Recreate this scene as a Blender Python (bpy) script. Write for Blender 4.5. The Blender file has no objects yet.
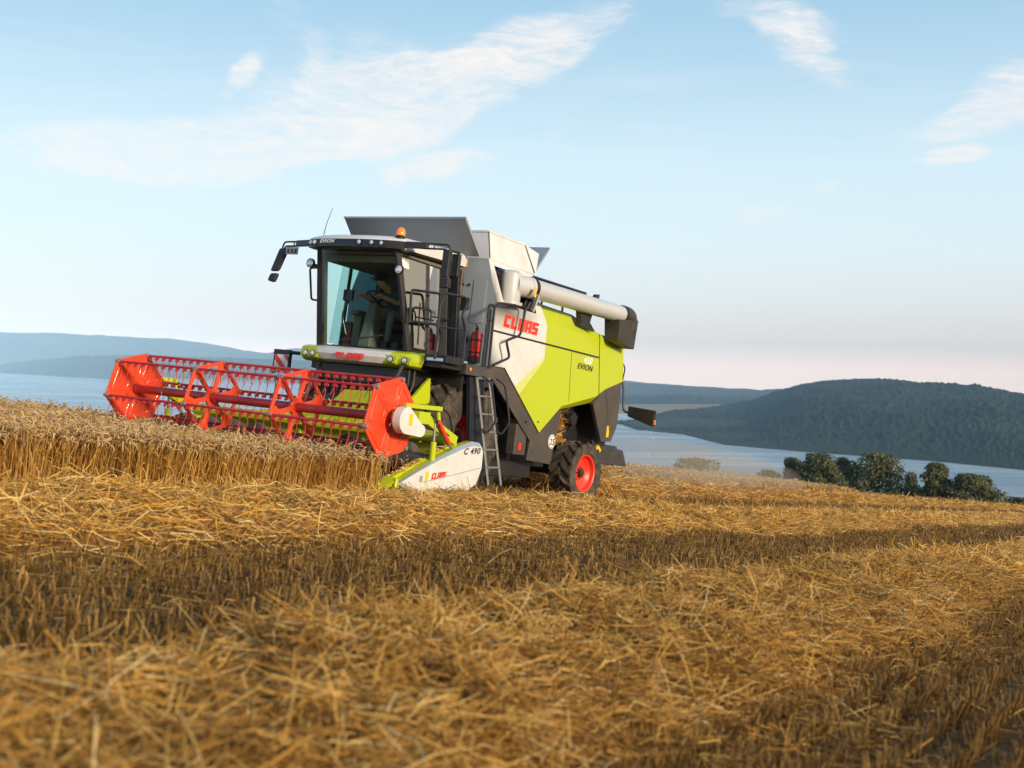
import bpy, bmesh, math, random
import numpy as np
from mathutils import Vector, Matrix, noise as mnoise
R_ = math.radians
random.seed(7); rng = np.random.default_rng(11)
sc = bpy.context.scene
col = sc.collection

# ------------------------------------------------------------------ frames
F = 1150.0                                   # focal length in units of 1/1024 frame width
LEFT = np.array([.853, .077, -.516]); LEFT /= np.linalg.norm(LEFT)
FWD = np.array([-.515, -.1, -.851]); FWD -= LEFT*(FWD@LEFT); FWD /= np.linalg.norm(FWD)
UP = np.cross(FWD, LEFT)
RV = np.stack([FWD, LEFT, UP], 1)            # machine axes in the camera's axes
TV = np.array([-3.615, .2508, 16.06]) - UP*1.05
u = np.array([.02, -1., -22/1150.]); u /= np.linalg.norm(u)
yw = np.array([0, 0, 1.]) - u*u[2]; yw /= np.linalg.norm(yw)
xw = np.cross(yw, u)
CW = np.stack([xw, yw, u], 0)                # camera axes -> world axes (Z is true vertical)
CAM = -CW @ TV
A3 = CW @ RV
M = Matrix([list(A3[0])+[0], list(A3[1])+[0], list(A3[2])+[0], [0, 0, 0, 1]])   # sloping-field frame -> world
MI = M.inverted()
LAKE = CAM[2]-120.0

def bearing(px, py, depth):                  # a point of the far landscape from its bearing, elevation and distance
    return CAM + CW @ (np.array([(px-512)/F, (py-384)/F, 1.])*depth)
def on_lake(px, py):
    d = CW @ np.array([(px-512)/F, (py-384)/F, 1.])
    return (LAKE-CAM[2])/d[2]

# ------------------------------------------------------------------ materials
def nodes_of(m):
    m.use_nodes = True
    nt = m.node_tree; nt.nodes.clear()
    return nt, nt.nodes.new('ShaderNodeOutputMaterial')
def N(nt, kind, **kw):
    n = nt.nodes.new(kind)
    for k, v in kw.items():
        if k in n.inputs: n.inputs[k].default_value = v
        else: setattr(n, k, v)
    return n
def ramp(nt, stops, fac):
    r = nt.nodes.new('ShaderNodeValToRGB')
    e = r.color_ramp.elements
    while len(e) > 1: e.remove(e[-1])
    e[0].position = stops[0][0]; e[0].color = (*stops[0][1], 1)
    for p, c in stops[1:]:
        q = e.new(p); q.color = (*c, 1)
    nt.links.new(fac, r.inputs[0]); return r.outputs[0]
def paint(name, c, rough=.35, metal=0., coat=0., dust=.12, dustcol=(.36, .27, .16), bump=.0, scale=3.):
    m = bpy.data.materials.new(name); nt, out = nodes_of(m); L = nt.links
    b = N(nt, 'ShaderNodeBsdfPrincipled', Roughness=rough, Metallic=metal)
    b.inputs['Coat Weight'].default_value = coat
    tc = N(nt, 'ShaderNodeTexCoord')
    n1 = N(nt, 'ShaderNodeTexNoise', Scale=scale, Detail=8., Roughness=.7)
    L.new(tc.outputs['Object'], n1.inputs['Vector'])
    mp = N(nt, 'ShaderNodeMapRange'); mp.inputs[1].default_value = .42; mp.inputs[2].default_value = .75
    mp.inputs[3].default_value = dust*.25; mp.inputs[4].default_value = dust*2
    L.new(n1.outputs['Fac'], mp.inputs[0])
    mx = N(nt, 'ShaderNodeMix', data_type='RGBA')
    mx.inputs['A'].default_value = (*c, 1); mx.inputs['B'].default_value = (*dustcol, 1)
    L.new(mp.outputs[0], mx.inputs['Factor']); L.new(mx.outputs['Result'], b.inputs['Base Color'])
    mr = N(nt, 'ShaderNodeMath', operation='MULTIPLY_ADD'); mr.inputs[1].default_value = .35; mr.inputs[2].default_value = rough
    L.new(mp.outputs[0], mr.inputs[0]); L.new(mr.outputs[0], b.inputs['Roughness'])
    if bump:
        n2 = N(nt, 'ShaderNodeTexNoise', Scale=60., Detail=4.); L.new(tc.outputs['Object'], n2.inputs['Vector'])
        bp = N(nt, 'ShaderNodeBump', Strength=bump, Distance=.01); L.new(n2.outputs['Fac'], bp.inputs['Height'])
        L.new(bp.outputs[0], b.inputs['Normal'])
    L.new(b.outputs[0], out.inputs[0]); return m
def glass(name, tint, spec=1.6, clear=.75):
    m = bpy.data.materials.new(name); nt, out = nodes_of(m); L = nt.links
    t = N(nt, 'ShaderNodeBsdfTransparent'); t.inputs[0].default_value = (*[q*clear for q in tint], 1)
    g = N(nt, 'ShaderNodeBsdfGlossy', Roughness=.015); g.inputs[0].default_value = (.95, .97, 1, 1)
    fr = N(nt, 'ShaderNodeFresnel', IOR=spec)
    tc = N(nt, 'ShaderNodeTexCoord'); n1 = N(nt, 'ShaderNodeTexNoise', Scale=1.6, Detail=1.)
    L.new(tc.outputs['Object'], n1.inputs['Vector'])
    bp = N(nt, 'ShaderNodeBump', Strength=.12, Distance=.02); L.new(n1.outputs['Fac'], bp.inputs['Height'])
    L.new(bp.outputs[0], g.inputs['Normal'])
    mx = N(nt, 'ShaderNodeMixShader'); L.new(fr.outputs[0], mx.inputs[0]); L.new(t.outputs[0], mx.inputs[1]); L.new(g.outputs[0], mx.inputs[2])
    L.new(mx.outputs[0], out.inputs[0]); return m
def straw_mat(name, stops, trans=.3, rough=.6):
    m = bpy.data.materials.new(name); nt, out = nodes_of(m); L = nt.links
    at = N(nt, 'ShaderNodeAttribute', attribute_name='tone')
    c = ramp(nt, stops, at.outputs['Fac'])
    b = N(nt, 'ShaderNodeBsdfPrincipled', Roughness=rough); b.inputs['Specular IOR Level'].default_value = .35
    L.new(c, b.inputs['Base Color'])
    t = N(nt, 'ShaderNodeBsdfTranslucent'); L.new(c, t.inputs[0])
    mx = N(nt, 'ShaderNodeMixShader'); mx.inputs[0].default_value = trans
    L.new(b.outputs[0], mx.inputs[1]); L.new(t.outputs[0], mx.inputs[2]); L.new(mx.outputs[0], out.inputs[0]); return m

MAT = dict(
 white=paint('white_paint', (.63, .64, .63), .40, coat=.25, dust=.20),
 lime=paint('lime_paint', (.42, .50, .002), .38, coat=.22, dust=.05),
 limepale=paint('pale_lime_paint', (.56, .60, .16), .35, coat=.3, dust=.05),
 grey=paint('grey_paint', (.27, .32, .365), .42, coat=.1, dust=.05),
 steel=paint('dull_steel', (.25, .285, .33), .42, metal=.1, dust=.03),
 silver=paint('worn_aluminium', (.30, .295, .29), .42, metal=.6, dust=.15),
 tubegrey=paint('auger_grey_white', (.47, .48, .48), .32, coat=.25, dust=.12),
 dark=paint('charcoal_plastic', (.022, .020, .020), .5, dust=.05, bump=.15),
 skirt=paint('charcoal_panel', (.050, .043, .041), .48, dust=.07),
 black=paint('black_frame', (.010, .010, .013), .45, dust=.02),
 navy=paint('black_blue_tube', (.010, .012, .024), .4, coat=.1, dust=.015),
 orange=paint('reel_orange', (.70, .046, .009), .45, coat=.15, dust=.07),
 crimson=paint('reel_crimson', (.46, .012, .018), .42, coat=.15, dust=.10),
 red=paint('red_paint', (.66, .018, .014), .35, coat=.3, dust=.05),
 logored=paint('red_lettering', (.78, .025, .012), .4, dust=.03),
 tyre=paint('tyre_rubber', (.014, .013, .013), .8, dust=.19, bump=.3, scale=5.),
 rim=paint('red_rim', (.72, .030, .015), .4, dust=.08),
 yellow=paint('yellow_sticker', (.80, .48, .01), .5, dust=.02),
 amber=paint('amber_lens', (.90, .24, .01), .15, coat=.6, dust=.0),
 lens=paint('lamp_lens', (.72, .74, .76), .08, metal=.5, dust=.0),
 chrome=paint('chrome_ring', (.65, .65, .66), .2, metal=.9, dust=.03),
 inner=paint('cab_lining', (.11, .095, .07), .7, dust=.1),
 seat=paint('seat_cloth', (.035, .036, .042), .85, dust=.05),
 column=paint('column_plastic', (.11, .105, .08), .5, dust=.05),
 labelblue=paint('pale_blue_label', (.42, .52, .62), .3, dust=.02),
 mark=paint('white_lettering', (.80, .80, .78), .5, dust=.02),
 glassw=glass('windscreen_glass', (.80, .97, .94), 1.16, .95),
 glasst=glass('side_glass', (.50, .80, .78), 1.16, .80),
 glassd=glass('door_glass', (.62, .90, .85), 4.5, .88),
 mirror=paint('mirror_glass', (.7, .7, .7), .03, metal=1., dust=0),
 screen=paint('monitor_black', (.01, .01, .012), .2, dust=0),
 dustystraw=paint('dusty_machinery', (.20, .135, .055), .9, dust=.3, bump=.6, scale=8.),
)

# ------------------------------------------------------------------ mesh builder
def rounded(pts, rad=.05, seg=4, closed=False):
    P = [Vector(p) for p in pts]; n = len(P); out = []
    for i, p in enumerate(P):
        if not closed and i in (0, n-1): out.append(p); continue
        a, b = P[(i-1) % n], P[(i+1) % n]
        da, db = a-p, b-p
        r = min(rad, da.length*.45, db.length*.45)
        q0 = p+da.normalized()*r; q1 = p+db.normalized()*r
        for k in range(seg+1):
            t = k/seg; out.append(q0*(1-t)**2 + p*2*t*(1-t) + q1*t*t)
    return out
class MB:
    def __init__(s): s.v = []; s.f = []; s.m = []
    def add(s, vs, fs, m=0):
        o = len(s.v); s.v += [tuple(p) for p in vs]
        for f in fs: s.f.append(tuple(o+i for i in f)); s.m.append(m)
        return s
    def quad(s, pts, m=0): return s.add(pts, [tuple(range(len(pts)))], m)
    def hexa(s, p, m=0):                      # 8 corners: bottom 4 then top 4
        return s.add(p, [(0, 3, 2, 1), (4, 5, 6, 7), (0, 1, 5, 4), (1, 2, 6, 5), (2, 3, 7, 6), (3, 0, 4, 7)], m)
    def box(s, x0, x1, y0, y1, z0, z1, m=0):
        return s.hexa([(x0, y0, z0), (x1, y0, z0), (x1, y1, z0), (x0, y1, z0), (x0, y0, z1), (x1, y0, z1), (x1, y1, z1), (x0, y1, z1)], m)
    def bar(s, p0, p1, w, h, m=0, upv=(0, 0, 1)):
        p0, p1 = Vector(p0), Vector(p1); d = (p1-p0).normalized(); a = d.cross(Vector(upv))
        if a.length < 1e-4: a = d.cross(Vector((1, 0, 0)))
        a.normalize(); b = a.cross(d); q = []
        for p in (p0, p1):
            q += [p-a*w/2-b*h/2, p+a*w/2-b*h/2, p+a*w/2+b*h/2, p-a*w/2+b*h/2]
        return s.hexa(q, m)
    def prism(s, poly, ax, lo, hi, m=0):      # polygon in the two other axes, extruded along ax
        def P(a, b, t): return {'x': (t, a, b), 'y': (a, t, b), 'z': (a, b, t)}[ax]
        n = len(poly)
        vs = [P(a, b, lo) for a, b in poly]+[P(a, b, hi) for a, b in poly]
        return s.add(vs, [tuple(range(n-1, -1, -1)), tuple(range(n, 2*n))]+[(i, (i+1) % n, n+(i+1) % n, n+i) for i in range(n)], m)
    def tube(s, path, r, n=8, m=0, closed=False):
        P = [Vector(p) for p in path]; k = len(P)
        rr = r if isinstance(r, (list, tuple)) else [r]*k
        vs = []; nrm = None
        for i, p in enumerate(P):
            if closed: t = P[(i+1) % k]-P[i-1]
            else: t = P[min(i+1, k-1)]-P[max(i-1, 0)]
            t.normalize()
            if nrm is None:
                nrm = t.cross(Vector((0, 0, 1)))
                if nrm.length < .05: nrm = t.cross(Vector((1, 0, 0)))
            nrm = (nrm-t*nrm.dot(t)).normalized(); b = t.cross(nrm)
            for j in range(n):
                a = 2*math.pi*j/n; vs.append(p+(nrm*math.cos(a)+b*math.sin(a))*rr[i])
        fs = []
        for i in range(k if closed else k-1):
            for j in range(n):
                i2 = (i+1) % k
                fs.append((i*n+j, i*n+(j+1) % n, i2*n+(j+1) % n, i2*n+j))
        if not closed: fs += [tuple(range(n-1, -1, -1)), tuple(range((k-1)*n, k*n))]
        return s.add(vs, fs, m)
    def lathe(s, c, prof, ax='y', n=24, m=0, mats=None, caps=True):   # prof: (radius, offset along the axis)
        c = Vector(c); vs = []
        for r, t in prof:
            for j in range(n):
                a = 2*math.pi*j/n; ca, sa = r*math.cos(a), r*math.sin(a)
                vs.append(c+Vector({'y': (ca, t, sa), 'x': (t, ca, sa), 'z': (ca, sa, t)}[ax]))
        for i in range(len(prof)-1):
            s.add([vs[i*n+j] for j in range(n)]+[vs[(i+1)*n+j] for j in range(n)],
                  [(j, (j+1) % n, n+(j+1) % n, n+j) for j in range(n)], mats[i] if mats else m)
        for i in (0, len(prof)-1):
            if caps and prof[i][0] > 1e-5: s.add(vs[i*n:(i+1)*n], [tuple(range(n))], (mats[min(i, len(mats)-1)] if mats else m))
        return s
    def build(s, name, mats, parent=None, bevel=0., smooth=35, seg=2):
        me = bpy.data.meshes.new(name); me.from_pydata(s.v, [], s.f)
        mats = mats if isinstance(mats, (list, tuple)) else [mats]
        for m in mats: me.materials.append(MAT[m] if isinstance(m, str) else m)
        me.polygons.foreach_set('material_index', s.m)
        bm = bmesh.new(); bm.from_mesh(me)
        bmesh.ops.remove_doubles(bm, verts=bm.verts, dist=1e-5)
        bmesh.ops.recalc_face_normals(bm, faces=bm.faces)
        bm.to_mesh(me); bm.free()
        me.polygons.foreach_set('use_smooth', [True]*len(me.polygons))
        me.set_sharp_from_angle(angle=R_(smooth))
        o = bpy.data.objects.new(name, me); col.objects.link(o)
        if parent: o.parent = parent
        if bevel:
            b = o.modifiers.new('bevel', 'BEVEL'); b.width = bevel; b.segments = seg; b.limit_method = 'ANGLE'; b.angle_limit = R_(30); b.harden_normals = True
        return o
def tag(o, label=None, cat=None, group=None, kind=None):
    if label: o['label'] = label
    if cat: o['category'] = cat
    if group: o['group'] = group
    if kind: o['kind'] = kind
    return o
def empty(name, label, cat, loc=(0, 0, 0), group=None, mat=None):
    o = bpy.data.objects.new(name, None); col.objects.link(o); o.empty_display_size = .3
    o.matrix_world = (mat if mat is not None else M) @ Matrix.Translation(loc)
    return tag(o, label, cat, group)

GLY = dict(C=[(0, 0, 4.7, 1.9), (0, 1.9, 2.1, 5.1), (0, 5.1, 4.7, 7)], L=[(0, 0, 4.5, 1.9), (0, 1.9, 2.1, 7)],
           A=[(0, 0, 1.95, 7), (3.15, 0, 5.1, 7), (1.95, 5.4, 3.15, 7), (1.95, 1.9, 3.15, 3.3)],
           S=[(0, 0, 4.8, 1.7), (2.8, 1.7, 4.8, 2.6), (0, 2.6, 4.8, 4.3), (0, 4.3, 2.0, 5.3), (0, 5.3, 4.8, 7)])
def logo(org, xd, yd, width, height, parent, matname='logored', shear=.18, name='lettering'):
    xd, yd = Vector(xd).normalized(), Vector(yd).normalized(); nz = xd.cross(yd); org = Vector(org)
    adv = 5.6; tot = adv*5-.6; sx = width/(tot+7*shear*height/7/(width/tot)*0+0); sy = height/7
    mb = MB()
    for k, ch in enumerate('CLAAS'):
        for x0, y0, x1, y1 in GLY[ch]:
            q = []
            for h in (.0015, .004):
                for x, y in ((x0, y0), (x1, y0), (x1, y1), (x0, y1)):
                    q.append(org+xd*((x+k*adv)*sx+y*sy*shear)+yd*(y*sy)+nz*h)
            mb.hexa(q)
    return mb.build(name, matname, parent)
def words(text, org, xd, yd, size, parent, matname, shear=0., bold=.0, stretch=1., name='lettering', depth=.003):
    cu = bpy.data.curves.new('lettering', 'FONT'); cu.body = text; cu.size = size; cu.shear = shear; cu.offset = bold; cu.extrude = .001; cu.resolution_u = 3; cu.space_character = 1.12
    ob = bpy.data.objects.new('lettering', cu); col.objects.link(ob)
    dg = bpy.context.evaluated_depsgraph_get(); me = bpy.data.meshes.new_from_object(ob.evaluated_get(dg))
    bpy.data.objects.remove(ob); bpy.data.curves.remove(cu)
    xd, yd = Vector(xd).normalized(), Vector(yd).normalized(); nz = xd.cross(yd); org = Vector(org)
    for v in me.vertices: v.co = org+xd*(v.co.x*stretch)+yd*v.co.y+nz*(v.co.z+depth)
    me.materials.clear(); me.materials.append(MAT[matname]); me.name = name
    o = bpy.data.objects.new(name, me); col.objects.link(o); o.parent = parent; return o
# ================================================================== COMBINE HARVESTER (x forward, y to its left, z up, metres)
CH = empty('combine_harvester', 'white and lime green combine harvester with a red reel cutting the standing wheat', 'combine harvester')

# ---------------- side panels
def side(sy):
    Y = 1.50*sy
    p = MB()
    def pl(pts, m): p.quad([(x, (y*sy if y else Y), z) for x, z, y in [(q+(None,))[:3] for q in pts]], m)
    white = [(-3.60, 2.08), (-4.12, 2.10), (-4.50, 1.83), (-5.38, 2.45), (-5.36, 3.0), (-5.25, 3.13)]
    # white below the tank, with the auger recess cut out
    pl([(-3.60, 2.08), (-4.12, 2.10), (-4.50, 1.83), (-5.385, 2.42), (-5.37, 2.64), (-3.60, 2.64)], 0)
    pl([(-3.60, 2.66), (-5.37, 2.66), (-5.34, 3.00), (-5.22, 3.12), (-3.60, 3.12)], 0)
    # tank shoulder leaning inward
    def yl(z): return 1.50-(z-3.12)*.33
    pl([(-3.60, 3.12, 1.5), (-3.86, 3.12, 1.5), (-3.74, 3.72, yl(3.72)), (-3.60, 3.81, yl(3.81))], 0)
    pl([(-4.93, 3.12, 1.5), (-5.22, 3.12, 1.5), (-5.12, 3.34, yl(3.34)), (-4.93, 3.44, yl(3.44))], 0)
    pl([(-3.60, 3.81, yl(3.81)), (-3.74, 3.72, yl(3.72)), (-4.93, 3.72, yl(3.72)), (-5.12, 3.84, yl(3.84))], 0)
    # pale swoosh and lime
    pl([(-4.50, 1.83), (-4.67, 1.71), (-5.388, 2.36), (-5.385, 2.42)], 2)
    pl([(-4.67, 1.71), (-5.50, 1.12), (-6.21, 1.64), (-7.50, 1.93), (-7.85, 2.10), (-8.60, 2.33), (-8.54, 2.66), (-5.37, 2.66), (-5.39, 2.36)], 1)
    pl([(-5.37, 2.66), (-8.54, 2.66), (-8.47, 2.99), (-7.38, 3.04), (-5.34, 3.00)], 1)
    pl([(-5.34, 3.00), (-7.38, 3.04), (-7.30, 3.14, 1.44), (-6.45, 3.33, 1.36), (-5.12, 3.34, 1.36), (-5.22, 3.12, 1.47)], 1)
    pl([(-7.38, 3.04), (-8.47, 2.99), (-8.40, 3.06, 1.45), (-7.30, 3.14, 1.44)], 1)
    pl([(-6.21, 1.64), (-6.25, 1.57, 1.40), (-7.47, 1.80, 1.40), (-7.50, 1.93)], 1)
    pl([(-7.50, 1.93), (-7.47, 1.80, 1.40), (-7.85, 1.98, 1.40), (-7.85, 2.10)], 1)
    pl([(-8.60, 2.33), (-8.62, 2.34, 1.38), (-8.50, 3.0, 1.38), (-8.47, 2.99), (-8.54, 2.66)], 1)
    # return edges at the front
    pl([(-3.60, 2.08), (-3.60, 3.12), (-3.62, 3.12, 1.42), (-3.62, 2.08, 1.42)], 0)
    o = p.build('side_panel', ['white', 'lime', 'limepale'], CH, smooth=20)
    s = MB()
    s.bar((-3.62, 1.502*sy, 2.65), (-7.46, 1.502*sy, 2.668), .012, .030, 0)
    s.bar((-7.37, 1.502*sy, 3.10), (-7.62, 1.502*sy, 1.98), .010, .014, 0, upv=(1, 0, 0))
    s.bar((-6.35, 1.501*sy, 2.645), (-6.45, 1.501*sy, 1.75), .006, .008, 0, upv=(1, 0, 0))
    s.build('panel_seam', 'black', o)
    k = MB()   # lower charcoal skirt
    sk = [(-3.62, 2.07), (-4.12, 2.09), (-5.50, 1.105), (-6.20, 1.60), (-6.24, 1.50), (-6.05, .58), (-5.21, .62), (-5.25, .95), (-3.68, 1.95)]
    k.prism([(x, z) for x, z in sk], 'y', *sorted((1.44*sy, 1.49*sy)))
    k.box(-5.16, -4.78, *sorted((1.30*sy, 1.46*sy)), .70, 1.22)
    ko = k.build('skirt_panel', 'skirt', CH, bevel=.01)
    if sy > 0:
        h = MB(); h.box(-4.98, -4.90, 1.46, 1.475, .78, .90, 0); h.build('decal', 'logored', ko)
        for fx, fz in ((-5.02, 1.27), (-5.42, 1.30)):
            h = MB(); h.lathe((fx, 1.495, fz), [(0, .012), (.02, .012), (.022, -.01)], 'y', 10, 0); h.build('fastener', 'black', ko)
    r = MB()   # rear charcoal plate
    r.prism([(-7.49, 1.79), (-7.86, 2.09), (-8.59, 2.32), (-8.64, 1.9), (-8.62, 1.42), (-8.42, 1.12), (-8.0, 1.10)], 'y', *sorted((1.40*sy, 1.47*sy)))
    r.bar((-8.0, 1.475*sy, 2.05), (-8.3, 1.475*sy, 1.30), .012, .03, 0, upv=(1, 0, 0))
    ro = r.build('rear_plate', 'skirt', CH, bevel=.012)
    return o, ko, ro
spl, skl, rpl = side(1)
side(-1)
# lettering on the left flank
logo((-3.91, 1.503, 2.755), (-1, 0, .004), (0, 0, 1), 1.12, .21, spl)
words('450', (-6.83, 1.503, 2.50), (-1, 0, 0), (0, 0, 1), .17, spl, 'mark', shear=.35, bold=.004, stretch=1.2)
words('EVION', (-6.62, 1.503, 2.375), (-1, 0, 0), (0, 0, 1), .145, spl, 'black', shear=.3, bold=.0035, stretch=1.3)
d = MB(); d.lathe((-6.0, 1.493, .99), [(0, .006), (.125, .006), (.125, .0)], 'y', 28, 0); dd = d.build('speed_sticker', 'mark', skl)
d = MB(); d.tube([(-6.0+.105*math.cos(a), 1.5, .99+.105*math.sin(a)) for a in np.linspace(0, 2*math.pi, 29)[:-1]], .006, 4, closed=True); d.build('speed_ring', 'black', skl)
words('25', (-5.93, 1.501, .935), (-1, 0, 0), (0, 0, 1), .15, skl, 'black', bold=.003)
d = MB(); d.box(-8.28, -8.18, 1.472, 1.478, 1.20, 1.42); d.build('warning_sticker', 'yellow', rpl)

# ---------------- inner body, engine deck
b = MB()
b.prism([(-3.64, 2.0), (-4.2, 2.0), (-5.5, 1.3), (-6.3, 1.75), (-7.5, 2.0), (-8.5, 2.35), (-8.42, 3.0), (-7.3, 3.08), (-6.5, 3.26), (-5.2, 3.28), (-5.1, 3.30), (-3.64, 3.30)], 'y', -1.33, 1.33, 0)
b.build('body_shell', 'dark', CH, bevel=.02)
b = MB()
b.box(-3.62, -8.0, -.95, .95, .95, 2.0, 0); b.box(-6.6, -4.2, -1.05, 1.05, .5, 1.2, 0)
b.box(-5.84, -3.9, .75, 1.22, .30, .57, 0)
b.box(-7.55, -7.25, -1.2, 1.2, .38, .62, 0)
b.box(-3.55, -3.15, -1.2, 1.2, .70, 1.10, 0)
b.box(-6.7, -5.7, -.6, .6, .33, .55, 0)
b.build('chassis', 'black', CH, bevel=.02)
b = MB()
b.box(-6.30, -7.80, .70, .98, 1.0, 1.95, 1)
b.lathe((-6.75, 1.02, 1.28), [(0, .10), (.28, .10), (.33, .02), (.33, -.08)], 'y', 20, 0)
for i in range(6): b.tube([(-6.3-.23*i, 1.02+.03*(i % 2), 1.0+.13*(i % 3)), (-6.5-.27*i, 1.04, 1.55+.1*(i % 2))], .022, 6, 1)
b.lathe((-7.2, 1.2, 1.45), [(0, .06), (.12, .06), (.13, .0), (.13, -.05)], 'y', 20, 1)
b.tube([(-6.6, 1.27, 1.53), (-7.2, 1.27, 1.58)], .012, 6, 1); b.tube([(-6.6, 1.27, 1.17), (-7.2, 1.27, 1.32)], .012, 6, 1)
b.build('belt_drive', ['dustystraw', 'black'], CH, bevel=.01)
b = MB()   # engine deck rail and intake behind the tube
b.tube([(-5.2, 1.0, 3.84), (-7.56, 1.0, 3.89)], .030, 6); b.tube([(-5.2, .8, 3.84), (-7.5, .8, 3.87)], .03, 6)
for i in range(9): b.tube([(-5.2-.28*i, 1.0, 3.85), (-5.2-.28*i, .8, 3.85)], .02, 6)
for i in range(3): b.tube([(-5.3-.8*i, .9, 3.84), (-5.3-.8*i, .9, 3.2)], .025, 6)
b.prism([(-7.30, 3.60), (-7.52, 3.88), (-7.66, 3.90), (-7.62, 3.55)], 'y', 1.2, 1.26)
b.prism([(-6.32, 3.40), (-6.80, 3.40), (-6.74, 3.24), (-6.98, 3.10), (-6.40, 3.16)], 'y', 1.50, 1.60)
b.build('deck_rail', 'black', CH)

# ---------------- grain tank
t = MB()
yb, yt = 1.28, 1.13
A = [(-3.60, yb, 3.80), (-5.12, yb, 3.82), (-5.12, -yb, 3.82), (-3.60, -yb, 3.80)]
B = [(-3.72, yt, 4.28), (-4.90, yt, 4.30), (-4.90, -yt, 4.30), (-3.72, -yt, 4.28)]
t.quad([A[0], A[1], B[1], B[0]]); t.quad([A[3], A[2], B[2], B[3]])
t.quad([A[0], B[0], B[3], A[3]]); t.quad([A[1], B[1], (-5.45, yt-.02, 4.25)])
t.quad([A[2], B[2], (-5.45, -yt+.02, 4.25)])
for sx in (1, -1): t.bar((-4.90, yt*sx+.004*sx, 4.30), (-5.08, (yb+.004)*sx, 3.84), .012, .02, 1, upv=(1, 0, 0))
t.bar((-3.72, yt+.004, 4.28), (-3.615, yb+.004, 3.82), .012, .012, 1, upv=(1, 0, 0))
for p0, p1 in zip(B, B[1:]+B[:1]): t.bar(p0, p1, .03, .03, 0)
t.quad([(-3.66, 1.2, 3.9), (-5.1, 1.2, 3.9), (-5.1, -1.2, 3.9), (-3.66, -1.2, 3.9)], 2)
tank = t.build('grain_tank', ['white', 'black', 'dark'], CH)
m_ = MB(); m_.hexa([(-3.40, -1.26, 3.80), (-3.43, -1.26, 3.82), (-3.43, 1.22, 3.82), (-3.40, 1.22, 3.80), (-2.90, -1.24, 4.31), (-2.94, -1.24, 4.33), (-2.94, 1.20, 4.33), (-2.90, 1.20, 4.31)])
m_.bar((-2.905, -1.25, 4.32), (-2.905, 1.21, 4.32), .03, .03); m_.build('tank_flap', 'steel', tank)
m_ = MB(); m_.hexa([(-5.15, -1.2, 3.82), (-5.18, -1.2, 3.80), (-5.18, 1.2, 3.80), (-5.15, 1.2, 3.82), (-5.80, -1.1, 4.42), (-5.83, -1.1, 4.40), (-5.83, 1.1, 4.40), (-5.80, 1.1, 4.42)])
m_.bar((-5.81, -1.1, 4.42), (-5.81, 1.1, 4.42), .03, .03); m_.build('tank_flap', 'steel', tank)

# ---------------- front bulkhead beside the cab
w = MB()
w.quad([(-3.60, .62, 2.03), (-3.60, 1.498, 2.03), (-3.60, 1.498, 3.12), (-3.60, 1.272, 3.81), (-3.60, .62, 3.83)], 0)
w.quad([(-3.60, -.62, 2.03), (-3.60, -1.498, 2.03), (-3.60, -1.498, 3.12), (-3.60, -1.272, 3.81), (-3.60, -.62, 3.83)], 0)
w.quad([(-3.61, -.8, 2.03), (-3.61, .8, 2.03), (-3.61, .8, 3.82), (-3.61, -.8, 3.82)], 0)
w.box(-3.60, -3.575, .74, 1.0, 2.96, 3.15, 1)
w.box(-3.60, -3.59, 1.05, 1.30, 2.75, 3.45, 0)
w.bar((-3.57, .78, 2.93), (-3.57, .80, 3.33), .03, .03, 2)
for yy in (.84, .96): w.lathe((-3.595, yy, 3.37), [(0, .012), (.022, .012), (.022, -.004)], 'x', 10, 1)
w.prism([(.98, 2.46), (1.03, 2.53), (1.08, 2.46), (1.03, 2.39)], 'x', -3.598, -3.585, 1)
w.box(-3.60, -3.594, .78, .87, 3.66, 3.80, 2)
w.build('bulkhead', ['grey', 'black', 'yellow'], CH)

# ---------------- unloading auger
a = MB()
a.prism([(-3.76, 3.16), (-4.95, 3.16), (-4.95, 3.45), (-4.40, 3.70), (-3.72, 3.72)], 'y', 1.05, 1.20, 2)
a.lathe((-4.07, 1.46, 3.13), [(.17, 0), (.18, .04), (.18, .44), (.165, .52), (.11, .57), (0, .59)], 'z', 22, 0); a.lathe((-4.07, 1.46, 3.13), [(.20, .0), (.225, .0), (.225, .05), (.20, .05)], 'z', 22, 0, caps=False); a.tube([(-4.07, 1.50, 3.475), (-4.42, 1.63, 3.482)], .178, 20, 0)
a.tube([(-4.30, 1.62, 3.48), (-7.95, 1.66, 3.565)], .163, 24, 0)
a.tube([(-4.40, 1.622, 3.482), (-4.46, 1.623, 3.484)], .185, 24, 1)
a.tube([(-7.80, 1.66, 3.562), (-7.85, 1.66, 3.563)], .172, 24, 1)
a.box(-4.5, -4.9, 1.38, 1.44, 3.14, 3.34, 1)
for i in range(3): a.tube([(-4.5-.14*i, 1.47, 3.15), (-4.6-.14*i, 1.48, 3.36)], .035, 8, 1)
a.box(-4.26, -4.20, 1.845, 1.85, 3.30, 3.46, 3)
a.bar((-4.40, 1.80, 3.36), (-4.44, 1.70, 3.10), .03, .09, 0)
aug = a.build('unloading_auger', ['tubegrey', 'black', 'black', 'yellow'], CH)
s = MB()
s.tube(rounded([(-7.86, 1.66, 3.563), (-8.18, 1.662, 3.568), (-8.22, 1.664, 3.30)], .2, 6), .182, 20, 0)
s.hexa([(-7.56, 1.52, 3.02), (-8.30, 1.50, 2.95), (-8.30, 1.80, 2.95), (-7.56, 1.80, 3.02), (-7.50, 1.50, 3.42), (-8.32, 1.50, 3.52), (-8.32, 1.82, 3.52), (-7.50, 1.82, 3.42)])
s.build('spout', 'dark', aug, bevel=.09, seg=4)

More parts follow.
